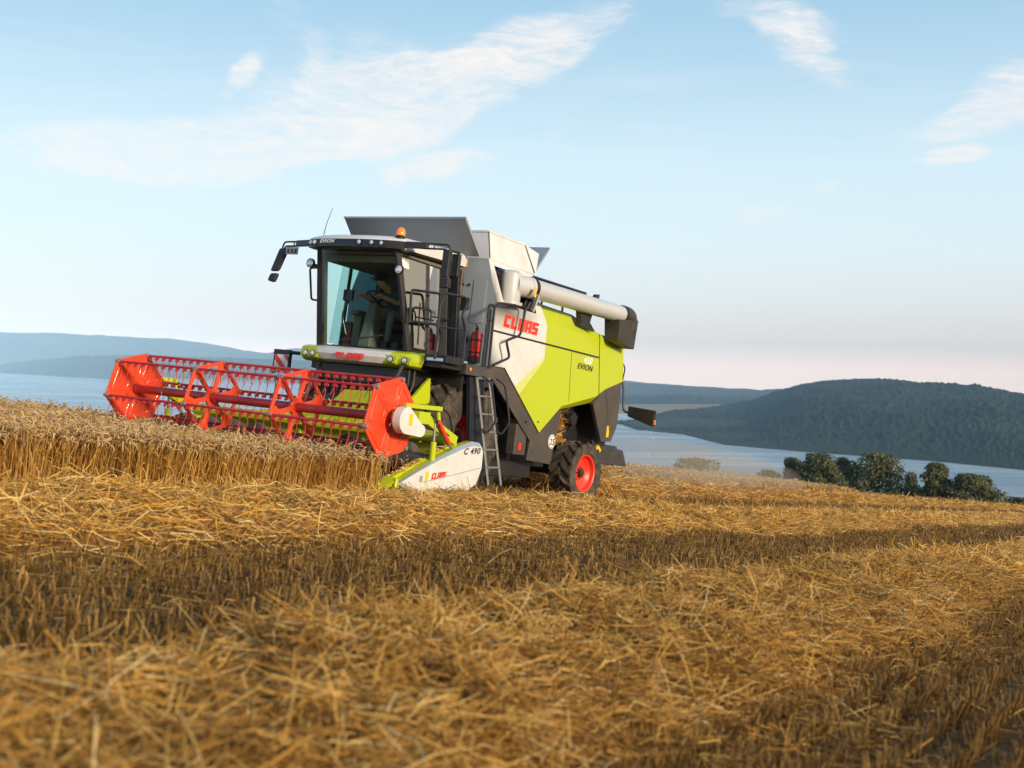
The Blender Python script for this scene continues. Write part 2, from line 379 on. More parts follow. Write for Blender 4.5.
# ---------------- cab
def P_a(y, z):        # front glass line: x at height z
    return -2.24+(z-2.15)*.277
def S_y(z): return .875-(z-2.15)*.085
cb = MB()
cb.box(-3.58, -2.34, -.88, .84, 2.0, 2.10, 0)
cb.box(-3.58, -3.52, -.88, .84, 2.1, 2.75, 1); cb.box(-3.58, -3.52, -.88, .84, 3.35, 3.6, 1)
cb.box(-3.58, -3.52, -.88, -.45, 2.75, 3.35, 1); cb.box(-3.58, -3.52, .25, .84, 2.75, 3.35, 1)
cb.box(-3.5, -1.9, -.84, .80, 3.52, 3.57, 1)
for y, wd in ((1, .070), (-1, .10)):
    path = [(P_a(y, z)-.02, y*S_y(z), z) for z in np.linspace(2.05, 3.6, 6)]
    for p0, p1 in zip(path, path[1:]): cb.bar(p0, p1, wd, .085, 0)
    if y < 0:
        for p0, p1 in zip(path, path[1:]): cb.bar((p0[0]-.05, p0[1]+.06, p0[2]), (p1[0]-.05, p1[1]+.06, p1[2]), .05, .05, 1)
    b_, t_ = y*S_y(2.05), y*S_y(3.6)
    cb.bar((-2.76, b_, 2.05), (-2.66, t_, 3.6), .05, .07, 0)
    if y > 0: cb.bar((-3.14, b_, 2.05), (-3.06, t_, 3.6), .10, .20, 0)
    cb.bar((-3.5, b_, 2.05), (-3.5, t_, 3.6), .08, .12, 0)
    cb.bar((-2.26, b_, 2.08), (-3.52, b_, 2.08), .06, .10, 0); cb.bar((-1.86, t_, 3.585), (-3.52, t_, 3.585), .06, .07, 0)
cb.box(-3.52, -2.75, -.86, -.70, 2.1, 2.55, 1)
cab = cb.build('cab', ['black', 'inner'], CH, bevel=.008)
def curved_glass(name, mat):
    g = MB(); nu, nv = 17, 9; vs = []
    for j in range(nv):
        z = 2.10+(3.57-2.10)*j/(nv-1)
        for i in range(nu):
            q = -1+2*i/(nu-1); vs.append((P_a(0, z)+.12*(1-q*q), S_y(z)*.985*q, z))
    g.add(vs, [(j*nu+i, j*nu+i+1, (j+1)*nu+i+1, (j+1)*nu+i) for j in range(nv-1) for i in range(nu-1)])
    return g.build(name, mat, cab)
curved_glass('windscreen', 'glassw')
g = MB(); g.quad([(-2.24, .877, 2.16), (-2.76, .877, 2.16), (-2.67, .758, 3.56), (-1.87, .758, 3.56)]); gd = g.build('door', 'glassd', cab)
g = MB()
g.tube(rounded([(-2.26, .89, 2.16), (-2.75, .89, 2.16), (-2.67, .77, 3.56)], .06, 4), .018, 8)
g.tube(rounded([(-2.26, .89, 2.16), (-1.87, .77, 3.56), (-2.67, .77, 3.56)], .03, 3), .016, 8)
g.build('door_frame', 'black', cab)
g = MB(); g.quad([(-2.80, .872, 2.20), (-3.06, .872, 2.20), (-2.99, .758, 3.56), (-2.72, .758, 3.56)]); g.build('side_window', 'glassd', cab)
g = MB(); g.quad([(-2.24, -.877, 2.16), (-2.46, -.877, 2.16), (-2.44, -.758, 3.56), (-1.87, -.758, 3.56)]); g.build('side_window', 'glassw', cab)
g = MB(); g.quad([(-2.465, -.877, 2.16), (-2.74, -.877, 2.16), (-2.65, -.758, 3.56), (-2.445, -.758, 3.56)]); g.build('side_window', 'glasst', cab)
g = MB(); g.quad([(-2.80, -.872, 2.20), (-3.46, -.872, 2.20), (-3.46, -.758, 3.56), (-2.70, -.758, 3.56)]); g.build('side_window', 'glasst', cab)
# roof
def outline(inset, n=14):
    pts = []; hw = .95-inset; xf = -1.70-inset*.8; xr = -3.46+inset
    for i in range(n+1):
        q = -1+2*i/n; e = abs(q)**6*.10
        pts.append((xf+.13*(1-q*q)-e, -.01+hw*q))
    pts.append((xr, hw-.01)); pts.append((xr, -hw-.01)); return pts
rf = MB()
lv = [(3.565, .06), (3.585, .0), (3.70, -.01), (3.735, .02), (3.775, .12), (3.80, .45)]
rings = []
for z, ins in lv:
    o_ = outline(ins)
    rings.append([(x, y, z+(.06*(-1.7-x) if z > 3.6 else .03*(-1.7-x))) for x, y in o_])
n = len(rings[0])
for k in range(len(rings)-1):
    for i in range(n):
        j = (i+1) % n; q = [rings[k][i], rings[k][j], rings[k+1][j], rings[k+1][i]]
        cx = sum(p[0] for p in q)/4
        rf.quad(q, 0 if (k < 2 and cx > -2.2) or k == 0 else 1)
rf.quad(rings[-1], 1); rf.quad(rings[0][::-1], 0)
roof = rf.build('roof', ['navy', 'white'], cab, smooth=40)
words('EVION', (-1.596, -.56, 3.63), (0.116, 1, 0), (0, 0, 1), .075, cab, 'mark', shear=.25, bold=.002, stretch=1.3)
def lamp(pos, r, ax='x', parent=cab, name='work_light', hood=True):
    l = MB(); c = Vector(pos)
    l.lathe(c, [(r*.5, -.07), (r, -.03), (r, .012), (r*.86, .012)], ax, 16, 0)
    l.lathe(c, [(r*.86, .010), (r*.5, .022), (0, .026)], ax, 16, 1)
    return l.build(name, ['navy', 'lens'], parent)
def visor_x(y): q_ = abs(y+.01)/.95; return -1.70+.13*(1-q_*q_)-q_**6*.10
for yy in (.24, .46, .62): lamp((visor_x(yy)+.015, yy, 3.645), .042)
for yy in (-.82, -.70): lamp((visor_x(yy)+.015, yy, 3.645), .045)
lamp((-1.84, .84, 3.29), .075); lamp((-1.90, -.97, 3.36), .075)
for a_, b_ in (((-1.96, .79, 3.25), (-1.90, .84, 3.28)), ((-1.96, -.80, 3.30), (-1.96, -.97, 3.35))):
    q = MB(); q.tube([a_, b_], .025, 8); q.build('lamp_bracket', 'black', cab)
q = MB(); q.tube(rounded([(-1.98, -.90, 3.30), (-1.96, -1.02, 3.29), (-2.12, -1.05, 2.80), (-2.14, -.93, 2.80)], .05, 4), .017, 8); q.tube([(-1.98, -.78, 3.30), (-1.98, -.90, 3.30)], .017, 8); q.tube([(-2.14, -.82, 2.80), (-2.14, -.93, 2.80)], .017, 8); q.build('grab_handle', 'navy', cab)
q = MB(); q.lathe((-1.83, .80, 3.75), [(.075, 0), (.08, .03), (.05, .05)], 'z', 16, 0); q.lathe((-1.83, .80, 3.80), [(.07, 0), (.075, .05), (.06, .10), (.03, .125), (0, .13)], 'z', 16, 1)
q.build('beacon', ['black', 'amber'], cab)
q = MB(); q.lathe((-1.95, -.82, 3.74), [(.05, 0), (.05, .02), (.02, .06)], 'z', 12); q.tube([(-1.95, -.82, 3.78), (-1.97, -.80, 4.0), (-2.02, -.76, 4.27)], [.007, .006, .004], 6); q.build('antenna', 'black', cab)
q = MB(); q.box(-2.3, -2.05, -.62, -.40, 3.76, 3.80); q.build('receiver', 'white', cab, bevel=.02)
q = MB(); q.bar((-2.04, .10, 2.22), (-2.0, .55, 2.30), .02, .02); q.bar((-2.06, -.30, 2.19), (-2.03, .40, 2.27), .012, .02)
q.build('wiper', 'black', cab)
# interior
q = MB(); q.box(-3.35, -2.85, -.18, .34, 2.45, 2.60); q.hexa([(-3.42, -.18, 2.58), (-3.26, -.18, 2.58), (-3.26, .34, 2.58), (-3.42, .34, 2.58), (-3.48, -.12, 3.25), (-3.36, -.12, 3.25), (-3.36, .28, 3.25), (-3.48, .28, 3.25)]); q.box(-3.25, -2.95, -.1, .26, 2.1, 2.45); q.build('seat', 'seat', cab, bevel=.05)
q = MB(); q.hexa([(-2.22, -.10, 2.12), (-2.50, -.10, 2.12), (-2.50, .14, 2.12), (-2.22, .14, 2.12), (-2.52, -.20, 2.86), (-2.66, -.20, 2.82), (-2.66, -.04, 2.82), (-2.52, -.04, 2.86)]); q.build('steering_column', 'column', cab, bevel=.03)
q = MB(); c = Vector((-2.62, -.10, 2.93)); ax_ = Vector((-.5, 0, .86)).normalized(); e1 = Vector((0, 1, 0)); e2 = ax_.cross(e1)
q.tube([c+(e1*math.cos(t_)+e2*math.sin(t_))*.20 for t_ in np.linspace(0, 2*math.pi, 25)[:-1]], .017, 8, closed=True)
for t_ in (0, 2.1, 4.2): q.tube([c-ax_*.04, c+(e1*math.cos(t_)+e2*math.sin(t_))*.20], .014, 6)
q.build('steering_wheel', 'black', cab)
q = MB(); q.box(-2.36, -2.30, -.56, -.38, 2.84, 3.02); q.tube(rounded([(-2.38, -.50, 2.86), (-2.36, -.58, 2.6), (-2.42, -.50, 2.30)], .1, 4), .022, 8); q.build('monitor', 'screen', cab, bevel=.015)
q = MB(); q.box(-3.1, -2.6, -.62, -.46, 2.66, 2.74); q.box(-2.95, -2.7, -.62, -.46, 2.1, 2.66); q.build('armrest', 'column', cab, bevel=.02)
q = MB(); q.box(-2.66, -2.36, -.72, .72, 2.10, 2.13, 1); q.box(-2.6, -2.45, .18, .30, 2.13, 2.24); q.box(-2.6, -2.45, .40, .52, 2.13, 2.24); q.build('pedal', ['black', 'seat'], cab)
q = MB(); q.box(-3.40, -1.95, -.70, .70, 3.40, 3.52); q.build('headliner', 'inner', cab, bevel=.02)
q = MB(); q.quad([(-1.99, .785, 3.35), (-2.17, .785, 3.35), (-2.15, .774, 3.48), (-1.96, .774, 3.48)]); q.build('permit_sheet', 'mark', cab)

# front bumper
bp = MB()
zz = [1.835, 1.87, 1.96, 2.05, 2.085]; xo = [-.07, .0, .035, .0, -.10]
def bx(y, k): return -2.12+.13*(1-(y/1.2)**2)+xo[k]-.10*max(0, abs(y)-1.05)/.2
def split(k): return .57+(zz[k]-1.84)*.85
def strip(f0, f1, n, m):
    rows = []
    for k in range(5):
        a0, a1 = f0(k), f1(k); rows.append([(bx(a0+(a1-a0)*i/n, k), a0+(a1-a0)*i/n, zz[k]) for i in range(n+1)])
    rows.append([(x-.22, y, 2.09) for x, y, z in rows[-1]]); rows.insert(0, [(x-.22, y, 1.83) for x, y, z in rows[0]])
    for k in range(len(rows)-1):
        for i in range(n): bp.quad([rows[k][i], rows[k][i+1], rows[k+1][i+1], rows[k+1][i]], m)
strip(lambda k: -split(k), lambda k: split(k), 12, 0)
strip(lambda k: split(k), lambda k: 1.17+.04*k, 8, 1); strip(lambda k: -1.08-.02*k, lambda k: -split(k), 8, 1)
bump = bp.build('front_bumper', ['white', 'lime'], CH, smooth=40)
logo((-1.948, -.27, 1.892), (-.02, 1, 0), (0, 0, 1), .54, .095, bump)
for yy in (.76, 1.0, -.78, -.95):
    hl = MB(); x = bx(yy, 2)
    hl.prism([(yy-.11, 1.90), (yy+.10, 1.885), (yy+.12, 1.985), (yy-.09, 2.01)], 'x', x-.03, x+.004, 0)
    hl.lathe((x+.006, yy, 1.94), [(.052, -.02), (.054, .010), (.045, .014)], 'x', 16, 2); hl.lathe((x+.006, yy, 1.94), [(.045, .013), (.025, .022), (0, .025)], 'x', 16, 1)
    hl.build('headlight', ['lime', 'lens', 'navy'], bump)
u_ = MB(); u_.box(-3.5, -2.25, -1.0, 1.0, 1.72, 1.99); u_.box(-2.6, -2.2, -.85, 1.0, 1.55, 1.83); u_.box(-3.5, -2.5, -.75, .75, 1.0, 1.72)
u_.build('cab_floor_frame', 'black', CH, bevel=.02)
u_ = MB(); u_.hexa([(-3.4, -.62, .75), (-1.4, -.62, .35), (-1.4, .72, .35), (-3.4, .72, .75), (-3.4, -.62, 1.65), (-1.42, -.62, 1.08), (-1.42, .72, 1.08), (-3.4, .72, 1.65)]); u_.tube([(-2.3, -.78, 1.8), (-1.5, -.7, .8)], .05, 10); u_.tube([(-2.1, .95, 1.9), (-1.95, .72, 1.2)], .035, 8); u_.tube(rounded([(-2.3, 1.02, 1.86), (-2.2, 1.1, 1.5), (-1.9, 1.0, 1.2)], .2, 5), .022, 8); u_.tube([(-2.2, -.75, 1.85), (-2.12, -.9, 1.3)], .022, 8)
u_.build('feeder_house', 'dark', CH, bevel=.02)
cg = MB(); arc = [(-2.10-.5*math.sin(a)*1.0, 1.36+.36*(1-math.cos(a))) for a in np.linspace(0, 1.5, 9)]
cg.prism([(-2.58, 1.74), (-2.44, 1.63), (-2.28, 1.48), (-2.13, 1.36), (-2.20, 1.31), (-2.64, 1.33)], 'y', 1.08, 1.14); cg.build('feeder_guard', 'lime', CH, bevel=.008)

# mirrors
def mirror(sy):
    m_ = MB(); X = -1.95; Y = 1.62*sy
    m_.bar((-1.82, .95*sy, 3.665), (-1.90, 1.28*sy, 3.665), .09, .09)
    m_.tube(rounded([(-1.90, 1.22*sy, 3.70), (X, Y, 3.70), (X-.02, Y+.05*sy, 3.58)], .06, 4), .016, 8)
    m_.tube(rounded([(-1.90, 1.22*sy, 3.63), (X, Y-.02*sy, 3.63), (X-.02, Y, 3.5)], .06, 4), .016, 8)
    m_.tube([(-1.92, 1.38*sy, 3.70), (-1.92, 1.38*sy, 3.63)], .012, 6)
    o = m_.build('mirror', 'navy', CH, bevel=.01)
    h = MB()
    if sy > 0:
        h.box(X-.06, X+.02, Y-.08, Y+.04, 3.22, 3.62); h.box(X-.25, X-.18, Y-.05, Y+.08, 3.26, 3.60); h.box(X-.08, X+.02, Y-.08, Y+.07, 3.06, 3.20)
        h.tube([(X-.02, Y, 3.62), (X-.22, Y+.06, 3.62)], .02, 8); h.tube([(X-.02, Y, 3.23), (X-.02, Y, 3.1)], .02, 8)
    else:
        h.hexa([(X-.02, Y-.02, 3.22), (X+.06, Y-.02, 3.20), (X+.06, Y-.20, 3.20), (X-.02, Y-.20, 3.22), (X-.06, Y+.10, 3.60), (X+.02, Y+.10, 3.60), (X+.02, Y-.09, 3.60), (X-.06, Y-.09, 3.60)])
        h.hexa([(X+.0, Y-.06, 3.02), (X+.08, Y-.06, 3.02), (X+.08, Y-.22, 3.05), (X+.0, Y-.22, 3.05), (X-.02, Y-.01, 3.18), (X+.06, Y-.01, 3.18), (X+.06, Y-.18, 3.18), (X-.02, Y-.18, 3.18)])
    h.build('mirror_head', 'black', o, bevel=.045, seg=3)
    return o
mirror(1); mr = mirror(-1)
q = MB(); q.box(-1.86, -1.85, -1.47, -1.22, 3.48, 3.60, 0)
for i in range(3): q.box(-1.851, -1.846, -1.44+.075*i, -1.40+.075*i, 3.50, 3.57, 1)
q.build('plate', ['silver', 'dark'], mr)

# platform, rails, ladder
p = MB()
p.box(-3.60, -2.45, .88, 1.60, 1.99, 2.03, 0); p.box(-3.58, -2.80, 1.50, 1.62, 1.86, 2.02, 1); p.box(-2.80, -2.24, 1.22, 1.56, 1.90, 1.985, 0)
p.box(-2.62, -2.18, 1.26, 1.66, 1.97, 2.08, 0); p.box(-2.18, -2.174, 1.30, 1.60, 1.985, 2.03, 2)
p.box(-3.0, -2.75, 1.15, 1.5, 2.03, 2.07, 3); p.lathe((-2.92, 1.62, 1.95), [(.028, 0), (.028, .012), (0, .016)], 'y', 12, 4)
p.box(-2.95, -2.9, 1.0, 1.5, 1.6, 1.99, 0)
plat = p.build('platform', ['black', 'skirt', 'labelblue', 'grey', 'amber'], CH, bevel=.008)
r = MB(); tr = .021
r.tube(rounded([(-2.09, .97, 2.54), (-2.04, .97, 3.02), (-2.80, .97, 3.09), (-2.84, .97, 2.60), (-2.15, .97, 2.55)], .07, 4), tr, 8)
r.tube(rounded([(-2.12, .98, 2.76), (-2.60, .98, 2.80), (-2.62, .98, 2.58)], .07, 4), .013, 8)
r.tube([(-2.27, .99, 2.86), (-2.34, .99, 2.22)], .013, 8); r.tube([(-2.62, .98, 2.70), (-3.1, .98, 2.72)], .013, 8)
r.tube(rounded([(-2.80, .98, 2.57), (-2.93, .98, 2.50), (-2.95, .98, 2.05)], .08, 4), tr, 8)
r.build('grab_rail', 'navy', CH)
r = MB()
r.tube(rounded([(-2.08, 1.52, 2.0), (-2.05, 1.52, 2.80), (-2.12, 1.53, 3.0), (-2.68, 1.54, 3.03), (-2.74, 1.54, 2.93), (-2.63, 1.54, 2.74), (-2.76, 1.55, 2.54), (-2.79, 1.55, 2.0)], .06, 4), tr, 8)
r.tube([(-2.07, 1.52, 2.49), (-2.75, 1.55, 2.53)], .013, 8)
r.build('handrail', 'navy', CH)
r = MB()
r.tube(rounded([(-3.44, 1.62, 2.02), (-3.40, 1.62, 3.0), (-3.50, 1.63, 3.08), (-4.30, 1.66, 3.15), (-4.22, 1.66, 2.66), (-3.80, 1.66, 2.52), (-3.97, 1.66, 2.26), (-3.55, 1.63, 2.09)], .07, 4), tr, 8)
r.tube([(-3.28, 1.60, 2.02), (-3.26, 1.60, 2.98)], tr, 8); r.tube(rounded([(-3.26, 1.60, 2.9), (-3.27, 1.60, 3.02), (-3.44, 1.62, 3.02)], .05, 3), tr, 8)
r.tube([(-3.27, 1.60, 2.78), (-3.42, 1.62, 2.78)], .015, 8); r.bar((-3.36, 1.58, 2.03), (-3.34, 1.58, 2.95), .03, .06)
r.build('handrail', 'navy', CH)
ld = MB()
T0, T1, B0, B1 = Vector((-3.07, 1.66, 1.84)), Vector((-3.42, 1.66, 1.86)), Vector((-3.42, 1.88, .19)), Vector((-3.80, 1.88, .20))
for t_, b_ in ((T0, B0), (T1, B1)): ld.bar(t_, b_, .02, .055, 0, upv=(1, 0, 0))
for k in range(6):
    s_ = .005+.165*k; ld.bar(T0.lerp(B0, s_), T1.lerp(B1, s_), .06, .03, 0)
ld.bar(B0+Vector((0, 0, -.02)), B0+Vector((-.03, .01, -.16)), .02, .05, 1, upv=(1, 0, 0)); ld.bar(B1+Vector((0, 0, -.02)), B1+Vector((-.03, .01, -.16)), .02, .05, 1, upv=(1, 0, 0))
ld.box(-3.86, -3.38, 1.84, 1.96, .02, .07, 1); ld.box(-3.60, -3.48, 1.80, 1.86, .06, .34, 1)
lad = ld.build('ladder', ['silver', 'black'], CH, bevel=.006)
ld = MB()
for x in (-3.16, -3.58): ld.tube(rounded([(x, 1.70, 1.88), (x-.12, 1.80, 1.80), (x-.20, 1.92, 1.20), (x-.08, 1.86, 1.0), (x-.03, 1.80, 1.06)], .08, 4), .017, 8)
ld.build('ladder_handle', 'navy', CH)
sp = MB(); sp.prism([(-2.98, 1.84), (-3.40, 1.84), (-3.75, .30), (-3.28, .30)], 'y', 1.52, 1.60); sp.box(-3.8, -3.0, 1.3, 1.52, 1.72, 1.84)
sp.build('ladder_frame', 'navy', CH, bevel=.01)
def striped(name, x, y0, y1, z0, z1, parent):
    s_ = MB(); s_.box(x-.02, x, y0, y1, z0, z1, 2); n = 4
    H = z1-z0; Wd = y1-y0
    s_.quad([(x+.003, y0, z0), (x+.003, y1, z0), (x+.003, y1, z1), (x+.003, y0, z1)], 1)
    def clip(poly, k, c, sgn):
        out = []
        for i in range(len(poly)):
            a_, b_ = poly[i], poly[(i+1) % len(poly)]; fa, fb = sgn*(a_[0]*.9+a_[1]-c), sgn*(b_[0]*.9+b_[1]-c)
            if fa >= 0: out.append(a_)
            if fa*fb < 0: t_ = fa/(fa-fb); out.append((a_[0]+(b_[0]-a_[0])*t_, a_[1]+(b_[1]-a_[1])*t_))
        return out
    for k in range(4):
        c0 = -.02+k*.24; poly = [(0, 0), (Wd, 0), (Wd, H), (0, H)]
        poly = clip(poly, 0, c0, 1); poly = clip(poly, 0, c0+.12, -1) if poly else poly
        if len(poly) > 2: s_.quad([(x+.006, y0+a_, z0+b_) for a_, b_ in poly], 0)
    return s_.build(name, ['logored', 'mark', 'black'], parent)
wb = striped('warning_board', -2.5, -2.02, -1.72, 1.60, 1.90, CH)
q = MB(); q.box(-2.56, -2.49, -2.05, -1.70, 1.91, 1.99); q.box(-2.55, -2.50, -2.05, -2.03, 1.58, 1.92); q.box(-2.55, -2.50, -1.71, -1.69, 1.58, 1.92); q.tube([(-2.52, -1.72, 1.95), (-2.5, -1.0, 1.95)], .03, 8); q.build('board_bracket', 'black', wb)
wb = striped('warning_board', -3.40, 1.28, 1.50, 1.28, 1.78, CH)

# rear lamp arm, chopper
q = MB(); q.tube(rounded([(-8.60, 1.42, 2.50), (-8.66, 1.50, 2.24), (-8.66, 1.55, 1.76), (-8.66, 1.68, 1.72)], .1, 5), .022, 8)
q.hexa([(-8.64, 1.66, 1.66), (-8.72, 1.66, 1.66), (-8.72, 2.22, 1.50), (-8.64, 2.22, 1.50), (-8.64, 1.66, 1.86), (-8.72, 1.66, 1.86), (-8.72, 2.24, 1.82), (-8.64, 2.24, 1.82)])
la = q.build('lamp_arm', 'black', CH, bevel=.015)
q = MB(); q.box(-8.70, -8.66, 2.225, 2.25, 1.55, 1.64); q.build('marker_lamp', 'amber', la)
q = MB(); q.tube(rounded([(-8.55, 1.46, 2.72), (-8.60, 1.52, 2.60), (-8.58, 1.50, 2.36)], .06, 4), .014, 6); q.build('grab_handle', 'black', CH)
q = MB(); q.hexa([(-8.0, -1.25, .68), (-9.75, -1.30, .66), (-9.75, 1.25, .66), (-8.0, 1.30, .66), (-8.0, -1.25, 1.06), (-9.60, -1.25, .98), (-9.60, 1.20, .98), (-8.0, 1.30, 1.06)]); q.tube([(-8.1, 1.22, 1.02), (-9.3, 1.16, 1.0)], .05, 10)
q.build('straw_chopper', 'dark', CH, bevel=.04)
q = MB(); q.box(-8.0, -8.55, -1.2, 1.3, 1.02, 2.3); q.build('rear_hood', 'black', CH, bevel=.02)
q = MB(); q.prism([(-8.02, .90), (-8.16, 1.03), (-8.30, .93), (-8.16, .84)], 'y', 1.31, 1.35); q.build('hazard_sticker', 'yellow', CH)

# wheels
def wheel(c, R, W, rimr, sy, name, lugs, steer=0.):
    e = bpy.data.objects.new(name, None); col.objects.link(e); e.parent = CH; e.location = c; e.rotation_euler = (0, 0, steer)
    t = MB(); h = W/2
    t.lathe((0, 0, 0), [(rimr, -h*.80), (rimr*1.12, -h*.98), (R*.86, -h*1.02), (R*.955, -h*.9), (R*.965, 0), (R*.955, h*.9), (R*.86, h*1.02), (rimr*1.12, h*.98), (rimr, h*.80)], 'y', 48, caps=False)
    for k in range(lugs):
        for s_ in (1, -1):
            a0 = 2*math.pi*(k+(.5 if s_ > 0 else 0))/lugs; pa = []
            for j, fy in enumerate((.0, .35, .7, .97)):
                a = a0-.34*fy*(16/lugs)*1.1; pa.append((a, s_*fy*h))
            wd = .55*2*math.pi/lugs*.5
            for (a, y), (a2, y2) in zip(pa, pa[1:]):
                q_ = []
                for rr in (R*.93, R*1.0):
                    for aa, yy in ((a, y), (a+wd, y), (a2+wd, y2), (a2, y2)): q_.append((rr*math.cos(aa), yy, rr*math.sin(aa)))
                t.hexa(q_)
            aa, yy = pa[-1]; q_ = []
            for rr, y3 in ((R*.84, s_*h*1.03), (R*1.0, s_*h*.97)):
                q_ += [(rr*math.cos(aa), y3, rr*math.sin(aa)), (rr*math.cos(aa+wd), y3, rr*math.sin(aa+wd))]
            t.hexa([q_[0], q_[1], (q_[1][0], q_[1][1]*.9, q_[1][2]), (q_[0][0], q_[0][1]*.9, q_[0][2]), q_[2], q_[3], (q_[3][0], q_[3][1]*.9, q_[3][2]), (q_[2][0], q_[2][1]*.9, q_[2][2])])
    t.build('tyre', 'tyre', e, smooth=30)
    r = MB(); s_ = sy
    r.lathe((0, 0, 0), [(rimr*1.03, s_*h*.84), (rimr*1.0, s_*h*.86), (rimr*.93, s_*h*.80), (rimr*.90, s_*h*.50), (rimr*.72, s_*h*.28), (rimr*.42, s_*h*.22), (rimr*.40, s_*h*.34), (0, s_*h*.36)], 'y', 36, caps=False)
    for k in range(8):
        a = 2*math.pi*k/8; r.lathe((rimr*.30*math.cos(a), s_*h*.36, rimr*.30*math.sin(a)), [(.018, -.01), (.018, .02*1), (0, .022)], 'y', 8, 1)
    r.lathe((0, 0, 0), [(rimr*1.0, -s_*h*.80), (rimr*.8, -s_*h*.4), (0, -s_*h*.4)], 'y', 36, caps=False)
    r.lathe((0, s_*h*.36, 0), [(rimr*.22, 0), (rimr*.2, s_*.06), (0, s_*.07)], 'y', 16, 1)
    r.build('rim', ['rim', 'dark'], e, smooth=30)
    return e
wheel((-3.36, 1.12, .88), .93, .62, .36, 1, 'front_wheel', 20); wheel((-3.36, -1.12, .88), .93, .62, .36, -1, 'front_wheel', 20)
wheel((-7.42, 1.30, .47), .59, .50, .345, 1, 'rear_wheel', 16, R_(-4)); wheel((-7.42, -1.30, .47), .59, .50, .345, -1, 'rear_wheel', 16, R_(-4))

# ================================================================== HEADER
hd = MB()
top = [(-2.5, .82), (-1.7, .90), (.1, 1.10), (.45, 1.40), (1.2, 1.42), (1.8, .98), (2.5, .86)]
hd.prism([(-2.5, .28)]+top+[(2.5, .28)], 'x', -1.46, -1.40, 0)
hd.tube([(-1.36, -2.5, .845), (-1.36, 2.5, .845)], .085, 12, 0)
hd.quad([(-1.40, -2.5, .30), (-1.40, 2.5, .30), (-1.1, 2.5, .16), (-1.1, -2.5, .16)], 0)
hd.quad([(-1.1, -2.5, .16), (-1.1, 2.5, .16), (.05, 2.5, .13), (.05, -2.5, .13)], 0)
hd.quad([(-1.45, -2.5, .25), (-1.45, 2.5, .25), (.05, 2.5, .10), (.05, -2.5, .10)], 1)
for yy in (-1.9, -1.1, -.3): hd.bar((-1.39, yy, .3), (-1.39, yy, .85), .05, .05, 0)
hd.box(-1.40, -1.37, 1.3, 1.5, .85, .98, 2)
header = hd.build('header', ['lime', 'dark', 'yellow'], CH, bevel=.006)
k = MB()
for i in range(66):
    y0 = -2.48+i*.0755; k.prism([(.05, y0), (.17, y0+.03), (.05, y0+.06)], 'z', .115, .13)
k.box(.0, .06, -2.5, 2.5, .11, .125); k.build('knife', 'steel', header)
k = MB(); k.tube([(-.95, -2.45, .48), (-.95, 2.45, .48)], .15, 20)
def flight(y0, y1, hand):
    n = int(abs(y1-y0)/.5*20); vs = []
    for i in range(n+1):
        t_ = i/n; a = hand*2*math.pi*t_*abs(y1-y0)/.5; y = y0+(y1-y0)*t_
        for rr in (.14, .29): vs.append((-.95+rr*math.cos(a), y, .48+rr*math.sin(a)))
    k.add(vs, [(2*i, 2*i+1, 2*i+3, 2*i+2) for i in range(n)])
flight(-2.4, -.6, 1); flight(2.4, .6, -1); k.build('feed_auger', 'skirt', header)

# reel
HUB = Vector((0, 0, 1.05)); PH = R_(44.5); RR = .53
def hexp(r, y, off=0): return [(r*math.cos(PH+off+k*math.pi/3), y, 1.05+r*math.sin(PH+off+k*math.pi/3)) for k in range(6)]
s = MB(); s.tube([(0, -2.45, 1.05), (0, 2.5, 1.05)], .062, 18)
for yy in (-2.36, -.72, .72, 2.36): s.lathe((0, yy, 1.05), [(.062, -.03), (.075, -.03), (.075, .03), (.062, .03)], 'y', 18)
s.build('reel_shaft', 'crimson', header)
for sy in (-1, 1):
    d = MB(); y = 2.40*sy
    pts = hexp(RR*1.07, 0)
    d.prism([(p[0], p[2]) for p in pts], 'y', y-.012, y+.012, 0)
    for k_ in range(6):          # pressed ridges, one trapezium per sector, on both faces
        a0 = PH+k_*math.pi/3
        def pt(r, a): return Vector((r*math.cos(a), 0, 1.05+r*math.sin(a)))
        e0, e1 = pt(RR*1.07, a0), pt(RR*1.07, a0+math.pi/3); c0 = Vector((0, 0, 1.05))
        loop = [c0+(e0-c0)*.86+(e1-e0)*.10, c0+(e0-c0)*.86+(e1-e0)*.76, c0+(e0-c0)*.36+(e1-e0)*.30, c0+(e0-c0)*.36+(e1-e0)*.06]
        for f_ in (1, -1):
            L2 = rounded([q+Vector((0, y+f_*.014, 0)) for q in loop], .05, 3, closed=True)
            d.tube(L2, .013, 6, 0, closed=True)
        for f_ in (1, -1):
            v = pt(RR, a0); d.lathe((v.x, y, v.z), [(0, f_*.05), (.028, f_*.05), (.034, f_*.012)], 'y', 10, 1)
            d.bar(c0+(e0-c0)*.14+Vector((0, y+f_*.014, 0)), c0+(e0-c0)*.9+Vector((0, y+f_*.014, 0)), .012, .02, 0)
    d.build('reel_disc', ['orange', 'silver'], header, bevel=.004)
